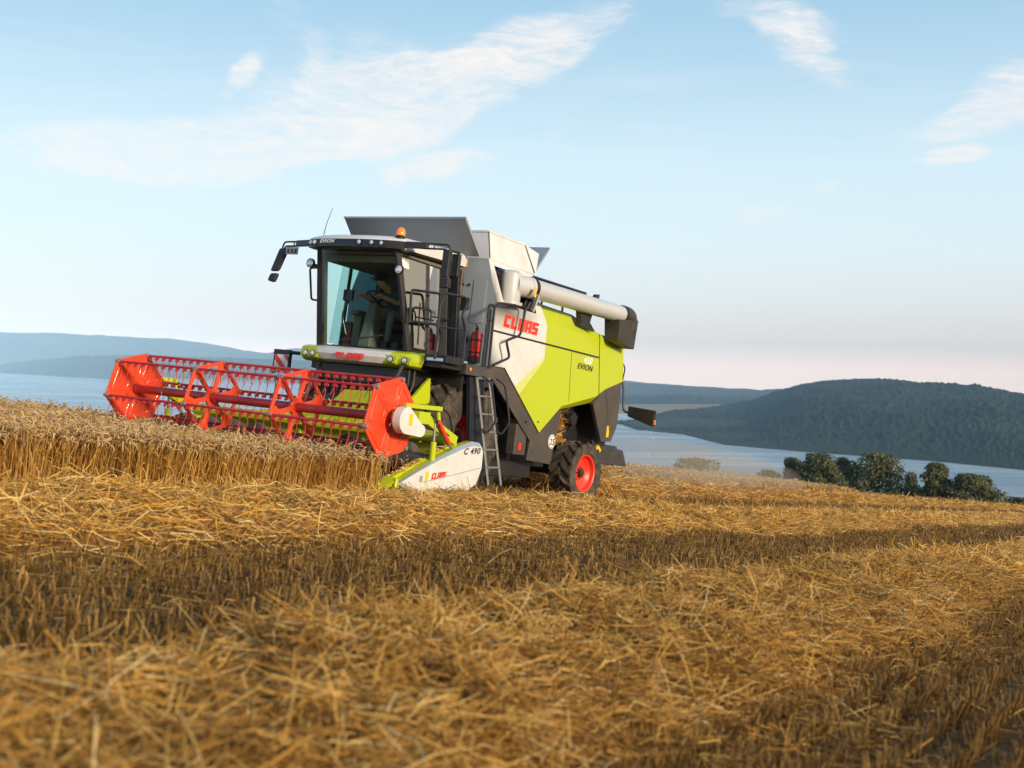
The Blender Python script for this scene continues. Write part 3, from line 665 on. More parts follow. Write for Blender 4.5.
for y in (-.8, .8):
    d = MB(); P6 = [Vector(p) for p in hexp(RR*1.0, y)]; c0 = Vector((0, y, 1.05)); yv = (0, 1, 0)
    for k_ in range(6):
        a_, b_ = P6[k_], P6[(k_+1) % 6]; d.bar(a_, b_, .050, .03, 0, upv=yv)
        d.bar(c0, c0+(a_-c0)*.97, .064, .034, 0, upv=yv)
        # gusset plates widen the spokes at the rim and hub
        d.add([c0+(a_-c0)*.55+Vector((0, .012, 0)), a_+(b_-a_)*.26+Vector((0, .012, 0)), a_+Vector((0, .012, 0)), a_+(P6[k_-1]-a_)*.26+Vector((0, .012, 0))], [(0, 1, 2, 3)], 0)
        d.lathe(a_, [(0, .05), (.026, .05), (.03, -.05), (0, -.05)], 'y', 10, 1)
    d.lathe(c0, [(.13, -.02), (.13, .02)], 'y', 18, 0)
    d.build('reel_spider', ['orange', 'silver'], header, bevel=.004)
for k_ in range(6):
    v = Vector((RR*math.cos(PH+k_*math.pi/3), 0, 1.05+RR*math.sin(PH+k_*math.pi/3)))
    tb = MB(); tb.tube([(v.x, -2.44, v.z), (v.x, 2.44, v.z)], .019, 8, 0)
    for i in range(33):
        y = -2.32+i*.145
        tb.bar((v.x, y, v.z), (v.x-.01, y, v.z-.055), .045, .03, 0); tb.bar((v.x, y-.035, v.z-.045), (v.x, y+.035, v.z-.045), .02, .03, 0)
        for dy in (-.03,):
            tb.tube([(v.x-.01, y+dy, v.z-.04), (v.x-.03, y+dy+.004, v.z-.14), (v.x-.02, y+dy, v.z-.20), (v.x+.02, y+dy-.004, v.z-.29)], [.0075, .007, .006, .0045], 4, 0)
    tb.build('tine_bar', 'crimson', header)
# reel arms
for sy in (1, -1):
    ar = MB(); y = 2.52*sy
    ar.bar((.10, y, 1.07), (-.62, y, 1.10), .06, .14, 0); ar.bar((-.55, y, 1.12), (-1.38, y, .84), .06, .13, 0)
    ar.bar((-.06, y+.05*sy, 1.235), (-.88, y+.05*sy, 1.25), .05, .06, 0); ar.tube([(-.86, y, 1.28), (-.95, y, 1.02)], .03, 8, 0)
    ar.tube([(-.80, y+.03*sy, 1.08), (-.82, y+.03*sy, .80)], .022, 8, 2); ar.tube([(-.82, y+.03*sy, .80), (-.84, y+.03*sy, .45)], .042, 10, 0)
    ar.tube([(-.80, y+.08*sy, 1.08), (-1.12, y+.08*sy, .80)], .032, 10, 1); ar.tube([(-1.12, y+.08*sy, .80), (-1.2, y+.08*sy, .72)], .02, 8, 2)
    ar.tube(rounded([(-.9, y+.05*sy, 1.26), (-1.05, y+.07*sy, 1.2), (-1.3, y, .95), (-1.5, y-.2*sy, .85)], .15, 5), .014, 6, 3)
    ar.tube(rounded([(-.7, y+.05*sy, 1.16), (-.85, y+.1*sy, 1.0), (-1.25, y, .88)], .15, 5), .016, 6, 3); ar.box(-.30, -.55, *sorted((y, y+.12*sy)), 1.02, 1.18, 0)
    ar.build('reel_arm', ['lime', 'orange', 'silver', 'black'], header, bevel=.008)
cv = MB(); c1_, c2_ = Vector((0, 0, 1.04)), Vector((-.30, 0, .93)); pl = []
for a in np.linspace(R_(75), R_(75+215), 16): pl.append((c1_.x+.165*math.cos(a)*.95, c1_.z+.175*math.sin(a)))
pl = [(c1_.x+.17*math.cos(a), c1_.z+.175*math.sin(a)) for a in np.linspace(R_(265), R_(70), 16)]+[(c2_.x+.10*math.cos(a), c2_.z+.075*math.sin(a)) for a in np.linspace(R_(155), R_(265), 8)][::1]
hull = [(c1_.x+.17*math.cos(a), c1_.z+.175*math.sin(a)) for a in np.linspace(R_(-78), R_(64), 14)]+[(c1_.x+.17*math.cos(a), c1_.z+.175*math.sin(a)) for a in np.linspace(R_(64), R_(100), 4)[1:]]+[(c2_.x+.115*math.cos(a), c2_.z+.085*math.sin(a)) for a in np.linspace(R_(100), R_(265), 12)]
cv.prism(hull, 'y', 2.56, 2.68, 0); cv.box(-.10, -.03, 2.683, 2.687, .98, 1.13, 1)
cv.build('drive_cover', ['white', 'yellow'], header, bevel=.03, seg=3)
# crop dividers
for sy in (1, -1):
    cd = MB(); Y0, Y1 = 2.46*sy, 2.62*sy
    prof = [(-.06, .22), (-.40, .38), (-.93, .60), (-1.49, .80), (-1.74, .86), (-1.93, .85), (-2.02, .78), (-2.03, .50), (-1.93, .24), (-1.62, .10), (-1.16, .06), (-.55, .08)]
    n = len(prof); cxm, czm = -1.13, .42
    ring0 = [(x, Y0, z) for x, z in prof]
    ring1 = [(x, Y1-.05*sy, z) for x, z in prof]
    ring2 = [(cxm+(x-cxm)*.955, Y1, czm+(z-czm)*.86) for x, z in prof]
    for A_, B_, mi in ((ring0, ring1, 0), (ring1, ring2, 1)):
        for i in range(n):
            j = (i+1) % n; up_ = (i < 6) or i in (11,)
            cd.quad([A_[i], A_[j], B_[j], B_[i]], (2 if (mi == 0 and i < 6) else (3 if mi == 1 and i < 5 else 0)))
    cd.quad(ring2, 0); cd.quad(ring0[::-1], 2)
    cd.bar((-.58, Y1+.003*sy, .255), (-1.96, Y1+.003*sy, .50), .008, .012, 3)
    # lime deck between end sheet and divider, and pointed nose
    cd.hexa([(.04, Y0, .16), (-1.45, Y0, .30), (-1.45, 2.34*sy, .30), (.04, 2.36*sy, .16), (-.02, Y0, .26), (-1.45, Y0, .81), (-1.45, 2.34*sy, .80), (-.02, 2.36*sy, .25)], 2)
    cd.hexa([(.36, 2.44*sy, .04), (.02, 2.34*sy, .14), (.02, 2.50*sy, .12), (.34, 2.47*sy, .04), (.36, 2.44*sy, .07), (-.10, 2.34*sy, .30), (-.10, 2.60*sy, .29), (.34, 2.47*sy, .07)], 2)
    cd.tube([(-.05, 2.58*sy, .28), (.0, 2.60*sy, .10)], .025, 8, 2)
    cd.box(-1.28, -1.08, *sorted((Y0-.10*sy, Y0-.02*sy)), .735, .742, 4)
    dv = cd.build('crop_divider', ['white', 'white', 'lime', 'grey', 'labelblue'], header, bevel=.01)
    if sy > 0:
        logo((-.76, Y1+.001, .30), (-1, 0, .10), (-.1, 0, 1), .33, .085, header)
        words('C 490', (-1.47, Y1, .668), (-1, 0, .07), (.0, 0, 1), .122, header, 'black', shear=.25, bold=.003, stretch=1.25)
        q = MB(); q.box(-.62, -.69, Y1, Y1+.005, .26, .40, 0); q.box(-.50, -.56, Y1, Y1+.004, .26, .34, 1); q.build('warning_sticker', ['yellow', 'steel'], header)

# ================================================================== things on the machine
FE = empty('fire_extinguisher', 'red fire extinguisher strapped upright to the grey bulkhead beside the handrail', 'fire extinguisher', (-3.49, 1.285, 2.13))
q = MB(); q.lathe((0, 0, 0), [(.07, 0), (.085, .03), (.085, .40), (.075, .44), (.04, .47), (.025, .48)], 'z', 20); q.build('cylinder', 'red', FE)
q = MB(); q.lathe((0, 0, .48), [(.028, 0), (.028, .05), (.015, .06)], 'z', 12); q.bar((-.01, 0, .55), (.10, .02, .57), .02, .015); q.tube(rounded([(.02, .02, .52), (.09, .05, .46), (.09, .06, .2)], .05, 4), .010, 6); q.build('valve', 'black', FE)
for z in (.13, .33):
    q = MB(); q.lathe((0, 0, z), [(.085, -.015), (.09, -.015), (.09, .015), (.085, .015)], 'z', 20); q.build('strap', 'black', FE)
q = MB(); q.lathe((0, 0, -.02), [(.088, 0), (.092, 0), (.092, .09), (.087, .09)], 'z', 20); q.box(-.11, -.085, -.05, .05, -.02, .45); q.build('bracket', 'black', FE)

# driver: one continuous skinned body, seated, leaning to the wheel
def skinned(name, joints, edges, mat, sub=2):
    me = bpy.data.meshes.new(name); me.from_pydata([j[:3] for j in joints], edges, [])
    o = bpy.data.objects.new(name, me); col.objects.link(o)
    md = o.modifiers.new('skin', 'SKIN'); 
    for i, j in enumerate(joints):
        sv = me.skin_vertices[0].data[i]; sv.radius = (j[3], j[4] if len(j) > 4 else j[3]); sv.use_root = (i == 0)
    md.use_smooth_shade = True
    sb = o.modifiers.new('sub', 'SUBSURF'); sb.levels = sub; sb.render_levels = sub
    dg = bpy.context.evaluated_depsgraph_get(); m2 = bpy.data.meshes.new_from_object(o.evaluated_get(dg)); m2.name = name
    bpy.data.objects.remove(o); bpy.data.meshes.remove(me)
    m2.materials.clear(); 
    for mm in mat: m2.materials.append(mm)
    m2.polygons.foreach_set('use_smooth', [True]*len(m2.polygons))
    o = bpy.data.objects.new(name, m2); col.objects.link(o); return o
mskin = paint('skin', (.42, .23, .14), .55, dust=0.)
mshirt = paint('dark_shirt', (.055, .070, .085), .85, dust=.0); mtrous = paint('grey_trousers', (.13, .135, .12), .85, dust=0); mcap = paint('dark_cap', (.02, .02, .025), .8, dust=0); mshoe = paint('shoes', (.12, .06, .03), .6, dust=0)
J = [(-3.08, .06, 2.68, .15, .17), (-3.04, .05, 2.84, .13, .16), (-2.97, .02, 3.00, .13, .18), (-2.88, -.03, 3.10, .07, .09), (-2.79, -.09, 3.14, .055), (-2.71, -.14, 3.20, .085, .078), (-2.66, -.16, 3.29, .07, .065),
     (-2.90, .22, 3.06, .065), (-2.72, .26, 2.88, .048), (-2.56, .10, 2.94, .034), (-2.52, .05, 2.97, .04),
     (-2.90, -.18, 3.04, .065), (-2.68, -.26, 2.92, .048), (-2.50, -.29, 2.95, .034), (-2.44, -.30, 2.96, .04),
     (-2.97, .16, 2.66, .10), (-2.62, .20, 2.70, .075), (-2.60, .20, 2.36, .058), (-2.58, .20, 2.19, .045), (-2.46, .20, 2.16, .045),
     (-2.97, -.04, 2.66, .10), (-2.66, -.06, 2.66, .075), (-2.66, -.12, 2.36, .058), (-2.64, -.14, 2.19, .045), (-2.52, -.14, 2.16, .045)]
E_ = [(0, 1), (1, 2), (2, 3), (3, 4), (4, 5), (5, 6), (2, 7), (7, 8), (8, 9), (9, 10), (2, 11), (11, 12), (12, 13), (13, 14), (0, 15), (15, 16), (16, 17), (17, 18), (18, 19), (0, 20), (20, 21), (21, 22), (22, 23), (23, 24)]
body = skinned('person', J, E_, [mskin, mshirt, mtrous, mshoe])
for pgn in body.data.polygons:
    c = pgn.center
    if c.z < 2.25: mi = 3
    elif c.z < 2.76 and not (c.x > -2.72 and c.z > 2.80): mi = 2
    elif c.z < 3.17 and c.x < -2.80: mi = 1
    else: mi = 0
    pgn.material_index = mi
body.matrix_world = M
tag(body, 'driver in dark shirt and grey trousers seated at the steering wheel in the cab', 'person')
q = MB(); q.lathe((-2.68, -.15, 3.26), [(.10, -.03), (.098, .04), (.075, .09), (0, .115)], 'z', 16); q.prism([(-2.61, -.22), (-2.50, -.21), (-2.50, -.11), (-2.61, -.08)], 'z', 3.235, 3.25); q.build('cap', mcap, body, bevel=.008)
for dx, dy, dz, tx in ((-2.52, .05, 2.97, 1), (-2.44, -.30, 2.96, -1)):     # five fingers closed round the rim
    q = MB()
    for i in range(4):
        f0 = Vector((dx+.015, dy-.03+.02*i, dz)); q.tube([f0, f0+Vector((.035, 0, .018)), f0+Vector((.05, 0, -.012)), f0+Vector((.03, 0, -.035))], [.010, .010, .009, .008], 6)
    f0 = Vector((dx-.01, dy+.03*tx, dz)); q.tube([f0, f0+Vector((.02, -.02*tx, -.02)), f0+Vector((.035, -.03*tx, -.03))], [.011, .010, .008], 6)
    q.build('hand', mskin, body)
# ================================================================== FIELD, CROP, STRAW
def sstep(a, b, x):
    t = np.clip((x-a)/(b-a), 0, 1); return t*t*(3-2*t)
_ph = rng.uniform(0, 6.28, (40,)); _dir = rng.uniform(0, 6.28, (40,))
def wav(x, y, scale, seed=0, oct_=4):        # smooth pseudo-noise, about -1..1
    r = 0; a = 1.; k = 1/scale; tot = 0
    for i in range(oct_):
        for j in range(2):
            q = (seed*7+i*2+j) % 40; d = _dir[q]
            r = r+a*np.sin((x*np.cos(d)+y*np.sin(d))*k*6.28+_ph[q]+1.3*np.sin((x*np.sin(d)-y*np.cos(d))*k*3.9+_ph[(q+3) % 40]))
        tot += 1.4*a; a *= .55; k *= 2.03
    return r/tot
def ground(x, y):
    z = -.10*sstep(-1., -5.5, x)
    d = np.maximum(0, -(y+8.0)); z = z-.32*d*d/(d+14)
    e = np.maximum(0, -(x+150)); z = z-.25*e*e/(e+30)
    e = np.maximum(0, x-45); z = z-.12*e*e/(e+30)
    return z+.012*wav(x, y, 2.2, 3)
def mesh_np(name, verts, faces, mats, tone=None, midx=None, mat4=M, smooth=True, quads=4):
    me = bpy.data.meshes.new(name); nv, nf = len(verts), len(faces)
    me.vertices.add(nv); me.vertices.foreach_set('co', np.ascontiguousarray(verts, np.float32).ravel())
    me.loops.add(nf*quads); me.loops.foreach_set('vertex_index', np.ascontiguousarray(faces, np.int32).ravel())
    me.polygons.add(nf); me.polygons.foreach_set('loop_start', np.arange(0, nf*quads, quads, dtype=np.int32))
    for m in mats: me.materials.append(m)
    if midx is not None: me.polygons.foreach_set('material_index', np.ascontiguousarray(midx, np.int32))
    me.update(calc_edges=True)
    if tone is not None:
        at = me.attributes.new('tone', 'FLOAT', 'POINT'); at.data.foreach_set('value', np.ascontiguousarray(tone, np.float32))
    if smooth: me.polygons.foreach_set('use_smooth', np.ones(nf, bool))
    o = bpy.data.objects.new(name, me); col.objects.link(o); o.matrix_world = mat4; return o
def grid_faces(n, m):
    i, j = np.meshgrid(np.arange(n-1), np.arange(m-1), indexing='ij'); a = (i*m+j).ravel()
    return np.stack([a, a+1, a+m+1, a+m], 1)

# ---- blades: P (N,K,3) centre lines, W (N,K) half widths, sides=2 ribbon or 3 tube
def blades(P, W, tone, sides=3, midx=0):
    Nn, K, _ = P.shape
    T = np.gradient(P, axis=1); T /= np.linalg.norm(T, axis=2, keepdims=True)+1e-9
    r0 = rng.normal(size=(Nn, 1, 3)); A = np.cross(T, r0); A /= np.linalg.norm(A, axis=2, keepdims=True)+1e-9
    B = np.cross(T, A)
    vs = []
    for s in range(sides):
        if sides == 2: d = A*(1 if s else -1)
        else: a = 2*math.pi*s/3; d = A*math.cos(a)+B*math.sin(a)
        vs.append(P+d*W[..., None])
    V = np.stack(vs, 2).reshape(-1, 3)                    # N,K,S
    base = (np.arange(Nn)[:, None, None]*K+np.arange(K-1)[None, :, None])*sides
    if sides == 2:
        f = np.stack([base[..., 0], base[..., 0]+1, base[..., 0]+sides+1, base[..., 0]+sides], -1).reshape(-1, 4)
    else:
        s = np.arange(3)[None, None, :]; s2 = (s+1) % 3
        f = np.stack([base+s, base+s2, base+3+s2, base+3+s], -1).reshape(-1, 4)
    return V, f, np.repeat(tone, K*sides), np.full(len(f), midx)
def merge(parts):
    V, Fc, Tn, Mi, o = [], [], [], [], 0
    for v, f, t, m in parts:
        V.append(v); Fc.append(f+o); Tn.append(t); Mi.append(m); o += len(v)
    return np.concatenate(V), np.concatenate(Fc), np.concatenate(Tn), np.concatenate(Mi)

# ---- ground sheet
def field_material():
    m = bpy.data.materials.new('field_soil'); nt, out = nodes_of(m); L = nt.links
    tc = N(nt, 'ShaderNodeTexCoord'); b = N(nt, 'ShaderNodeBsdfPrincipled', Roughness=.95)
    b.inputs['Specular IOR Level'].default_value = .1
    mp = N(nt, 'ShaderNodeMapping'); mp.inputs['Scale'].default_value = (1.4, 7.5, 1); L.new(tc.outputs['Object'], mp.inputs[0])
    n1 = N(nt, 'ShaderNodeTexNoise', Scale=1.4, Detail=9., Roughness=.75); L.new(mp.outputs[0], n1.inputs['Vector'])
    n2 = N(nt, 'ShaderNodeTexNoise', Scale=45., Detail=5.); L.new(tc.outputs['Object'], n2.inputs['Vector'])
    mm = N(nt, 'ShaderNodeMath', operation='ADD'); L.new(n1.outputs['Fac'], mm.inputs[0]); L.new(n2.outputs['Fac'], mm.inputs[1])
    c = ramp(nt, [(.36, (.060, .036, .016)), (.5, (.17, .105, .042)), (.64, (.34, .22, .085))], N_half(nt, mm))
    sx = N(nt, 'ShaderNodeSeparateXYZ'); L.new(tc.outputs['Object'], sx.inputs[0])
    mr = N(nt, 'ShaderNodeMapRange'); mr.inputs[1].default_value = -9; mr.inputs[2].default_value = -14
    L.new(sx.outputs['Y'], mr.inputs[0])
    mx = N(nt, 'ShaderNodeMix', data_type='RGBA'); L.new(mr.outputs[0], mx.inputs['Factor']); L.new(c, mx.inputs['A'])
    mx.inputs['B'].default_value = (.075, .085, .03, 1); L.new(mx.outputs['Result'], b.inputs['Base Color'])
    bp = N(nt, 'ShaderNodeBump', Strength=.7, Distance=.04); L.new(mm.outputs[0], bp.inputs['Height']); L.new(bp.outputs[0], b.inputs['Normal'])
    L.new(b.outputs[0], out.inputs[0]); return m
def N_half(nt, node):
    h = N(nt, 'ShaderNodeMath', operation='MULTIPLY'); h.inputs[1].default_value = .5; nt.links.new(node.outputs[0], h.inputs[0]); return h.outputs[0]
xs = np.unique(np.concatenate([np.linspace(-600, -150, 50), np.linspace(-150, -30, 80), np.linspace(-30, 14, 180), np.linspace(14, 200, 40)]))
ys = np.unique(np.concatenate([np.linspace(-500, -60, 50), np.linspace(-60, -9, 50), np.linspace(-9, 14, 120), np.linspace(14, 160, 30)]))
X, Y = np.meshgrid(xs, ys, indexing='ij')
o = mesh_np('field', np.stack([X, Y, ground(X, Y)], -1).reshape(-1, 3), grid_faces(len(xs), len(ys)), [field_material()])
tag(o, 'sloping harvested field of stubble', kind='structure')

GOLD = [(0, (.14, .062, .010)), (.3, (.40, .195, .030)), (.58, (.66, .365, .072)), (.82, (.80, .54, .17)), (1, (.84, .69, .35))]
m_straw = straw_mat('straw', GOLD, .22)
m_stub = straw_mat('stubble_stem', [(0, (.058, .030, .007)), (.5, (.17, .09, .019)), (1, (.39, .24, .064))], .15)
m_stalk = straw_mat('wheat_stalk', [(0, (.20, .09, .014)), (.5, (.45, .23, .040)), (1, (.66, .42, .11))], .35)
m_ear = straw_mat('wheat_ear', [(0, (.46, .28, .11)), (.5, (.68, .47, .22)), (1, (.80, .62, .36))], .35)

# ---- windrows of loose straw
def windrow(name, yc, hw, H, zones, label, seed):
    def prof(x, y):
        c = yc+.16*wav(x, x*0, 5., seed); w = hw*(1+.10*wav(x, x*0+3, 3.1, seed+1)); q = np.abs((y-c)/w)
        h = H*(1+.24*wav(x, y, 1.6, seed+2))*np.clip(1-q**2.6, 0, None)**.8
        return h+(.075*wav(x, y, .5, seed+3)+.035*wav(x, y, .21, seed+6))*np.clip(1.35-q, 0, 1)*H/.3
    parts = []
    x0, x1 = zones[0][0], zones[-1][1]
    gx = np.unique(np.concatenate([np.arange(z[0], z[1]+.01, max(.07, z[6])) for z in zones])); gy = np.linspace(yc-hw*1.15, yc+hw*1.15, 46)
    X, Y = np.meshgrid(gx, gy, indexing='ij'); Z = ground(X, Y)+prof(X, Y)-.05
    v = np.stack([X, Y, Z], -1).reshape(-1, 3); f = grid_faces(len(gx), len(gy))
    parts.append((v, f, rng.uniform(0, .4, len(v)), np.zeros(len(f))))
    for (xa, xb, dens, lmin, lmax, wid, step, sides) in zones:
        n = int((xb-xa)*hw*2.3*dens); x = rng.uniform(xa, xb, n); y = yc+np.clip(rng.normal(0, .58, n), -1.3, 1.3)*hw*np.where(rng.random(n) < .5, 1, .9)
        L_ = rng.uniform(lmin, lmax, n)*rng.choice([1, 1, .55], n); a = rng.uniform(0, 6.28, n)
        tilt = np.abs(rng.normal(0, .30, n))*rng.choice([1, 1, 1.5, 2.4], n); tilt = np.where(rng.random(n) < .4, -tilt*.4, tilt)
        d = np.stack([np.cos(a)*np.cos(tilt), np.sin(a)*np.cos(tilt), np.sin(tilt)], 1)
        z = ground(x, y)+np.maximum(prof(x, y), 0)+rng.uniform(-.06, .06, n)
        mid = np.stack([x, y, z], 1); bend = rng.normal(0, .14, (n, 3))*L_[:, None]; bend[:, 2] = -np.abs(bend[:, 2])*.7
        kink = rng.normal(0, .05, (n, 3))*L_[:, None]
        t = np.array([-.5, -.17, .17, .5])
        P = mid[:, None]+d[:, None]*(t[None, :, None]*L_[:, None, None])+bend[:, None]*(4*t**2)[None, :, None]*.5+kink[:, None]*np.array([0, 1, -1, 0])[None, :, None]
        gz = ground(P[..., 0], P[..., 1])+.01; P[..., 2] = np.maximum(P[..., 2], gz)
        W = wid*rng.uniform(.6, 1.25, (n, 1))*np.array([[1., 1, .95, .7]])
        tone = np.clip(rng.beta(1.7, 1.5, n)+.13*wav(x, y, .8, seed+4)-.03, 0, 1)
        parts.append(blades(P, W, tone, sides))
    V, Fc, Tn, Mi = merge(parts)
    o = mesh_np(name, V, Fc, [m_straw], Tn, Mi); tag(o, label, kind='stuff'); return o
windrow('straw_windrow', 9.22, .90, .225, [(-120, -40, 45, .5, .9, .011, .5, 2), (-40, -12, 170, .3, .6, .006, .25, 2), (-12, 0, 800, .2, .55, .0038, .12, 2), (0, 10.9, 3300, .13, .40, .0023, .07, 3)],
        'thick loose windrow of golden straw nearest the camera', 1)
windrow('straw_windrow', 4.85, 1.35, .23, [(-130, -40, 45, .5, .9, .011, .5, 2), (-40, -14, 170, .35, .65, .006, .25, 2), (-14, 13, 1000, .15, .45, .0033, .12, 2)],
        'second loose windrow of straw between the combine and the stubble strip', 5)
windrow('straw_windrow', 0.0, 1.05, .34, [(-130, -40, 50, .5, .9, .011, .5, 2), (-40, -8.6, 350, .3, .6, .006, .2, 2)],
        'fresh windrow of straw lying behind the combine', 9)
# straw hanging and falling under the chopper
n = 1500; x = rng.uniform(-9.6, -8.4, n); y = rng.uniform(-1.0, 1.25, n); h = rng.random(n)**1.6*.75
d = rng.normal(size=(n, 3)); d /= np.linalg.norm(d, axis=1, keepdims=True); L_ = rng.uniform(.12, .4, n)
P = np.stack([x-h*.25, y, ground(x, y)+.05+h], 1)[:, None]+d[:, None]*L_[:, None, None]*np.array([-.5, 0, .5])[None, :, None]
P[:, 1] += rng.normal(0, .02, (n, 3))
n2 = 900; x = rng.uniform(-7.0, -6.25, n2); z = 1.0+rng.random(n2)**1.5*.75; d = rng.normal(size=(n2, 3)); d /= np.linalg.norm(d, axis=1, keepdims=True); L_ = rng.uniform(.08, .25, n2)
P2 = np.stack([x, rng.uniform(1.0, 1.22, n2), z-.25*(x+6.25)*0], 1)[:, None]+d[:, None]*L_[:, None, None]*np.array([-.5, 0, .5])[None, :, None]
P = np.concatenate([P, P2]); n += n2
V, Fc, Tn, Mi = blades(P, np.full((n, 3), .006), rng.uniform(.1, .8, n), 2)
tag(mesh_np('falling_straw', V, Fc, [m_straw], Tn), 'loose straw dropping out of the chopper', kind='stuff')

# flying chaff and broken bits on the machine
n = 900; k = n//3
x = np.concatenate([rng.uniform(-11.5, -8.6, n-k), rng.uniform(-1.4, .5, k)]); y = np.concatenate([rng.uniform(-1.4, 1.5, n-k), rng.uniform(-2.3, 2.7, k)])
z = np.concatenate([rng.random(n-k)**1.5*1.5+.1, rng.uniform(.55, 1.35, k)]); L_ = rng.uniform(.015, .06, n); d = rng.normal(size=(n, 3)); d /= np.linalg.norm(d, axis=1, keepdims=True)
P1 = np.stack([x, y, ground(x, y)+z], 1)
m2_ = 700; t = rng.random(m2_); s_ = rng.random(m2_); yy = np.where(s_ < .45, 2.35+.11*rng.random(m2_), rng.uniform(-2.4, 2.4, m2_)); xx = np.where(s_ < .45, -.05-1.4*t, -1.36+.05*rng.normal(size=m2_)*.6); zz = np.where(s_ < .45, .262+.55*t, .935)
P2 = np.stack([xx, yy, zz], 1); d2 = rng.normal(size=(m2_, 3))*np.array([1, 1, .15]); d2 /= np.linalg.norm(d2, axis=1, keepdims=True)
P0 = np.concatenate([P1, P2]); D0 = np.concatenate([d, d2]); LL = np.concatenate([L_, rng.uniform(.03, .12, m2_)])
P = P0[:, None]+D0[:, None]*LL[:, None, None]*np.array([-.5, 0, .5])[None, :, None]
V, Fc, Tn, Mi = blades(P, np.full((len(P), 3), .0042), rng.uniform(.4, 1, len(P)), 2)
tag(mesh_np('chaff', V, Fc, [m_straw], Tn), 'bits of chaff flying round the machine and lying on the header', kind='stuff')

# ---- stubble
def stubble(zones, label):
    parts = []
    for xa, xb, ya, yb, dens, wid, hmin, hmax, litter, sides in zones:
        n = int((xb-xa)*(yb-ya)*dens); x = rng.uniform(xa, xb, n); row = .165
        y = ya+row*np.floor(rng.uniform(0, (yb-ya)/row, n))+rng.normal(0, .014, n)
        keep = wav(x, y, 1.3, 4)+rng.normal(0, .5, n) > -.75; x, y = x[keep], y[keep]; n = len(x)
        h = rng.uniform(hmin, hmax, n)*(1+.15*wav(x, y, 2.5, 8)); lean = rng.normal(0, .20, (n, 2))
        s = np.array([0, .5, 1.]); P = np.zeros((n, 3, 3)); z = ground(x, y)
        for k in range(3): P[:, k, 0] = x+lean[:, 0]*h*s[k]**1.5; P[:, k, 1] = y+lean[:, 1]*h*s[k]**1.5; P[:, k, 2] = z+h*s[k]
        tone = np.clip(rng.beta(2, 2.6, n)+.15*wav(x, y, 1.5, 6), 0, 1)
        parts.append(blades(P, np.full((n, 3), wid)*np.array([[1.1, 1, .9]]), tone, sides))
        n = int((xb-xa)*(yb-ya)*litter); x = rng.uniform(xa, xb, n); y = rng.uniform(ya, yb, n); a = rng.uniform(0, 6.28, n); L_ = rng.uniform(.06, .28, n)
        P = np.stack([x, y, ground(x, y)+rng.uniform(.01, .10, n)], 1)[:, None]+np.stack([np.cos(a), np.sin(a), rng.normal(0, .22, n)], 1)[:, None]*L_[:, None, None]*np.array([-.5, 0, .5])[None, :, None]
        P[:, 1] += rng.normal(0, .015, (n, 3)); P[..., 2] = np.maximum(P[..., 2], (ground(x, y)+.008)[:, None])
        parts.append(blades(P, np.full((n, 3), wid*.9), np.clip(rng.beta(2.2, 2.2, n), 0, 1), 2))
    V, Fc, Tn, Mi = merge(parts)
    tag(mesh_np('stubble', V, Fc, [m_stub], Tn, Mi), label, kind='stuff')
stubble([(-14, 10.5, 5.7, 8.6, 640, .0036, .07, .145, 170, 2), (-45, -14, 5.9, 9.0, 170, .008, .10, .17, 25, 2), (-120, -45, 5.9, 9.0, 40, .016, .12, .22, 8, 2)], 'strip of short brown stubble between the two windrows')
stubble([(-8, 11.2, 9.9, 12.4, 700, .0030, .08, .16, 170, 3), (-60, -8, 10.2, 16, 90, .008, .10, .18, 20, 2)], 'rows of short stubble right of the nearest windrow')
stubble([(-14, 1.0, 2.5, 3.6, 420, .0040, .12, .20, 120, 2), (-14, -1.4, -2.4, 2.5, 200, .0045, .12, .20, 60, 2), (-60, -14, -2.4, 3.6, 90, .009, .12, .2, 20, 2), (-140, -60, -8, 3.6, 26, .02, .12, .22, 5, 2)], 'stubble around and behind the combine')

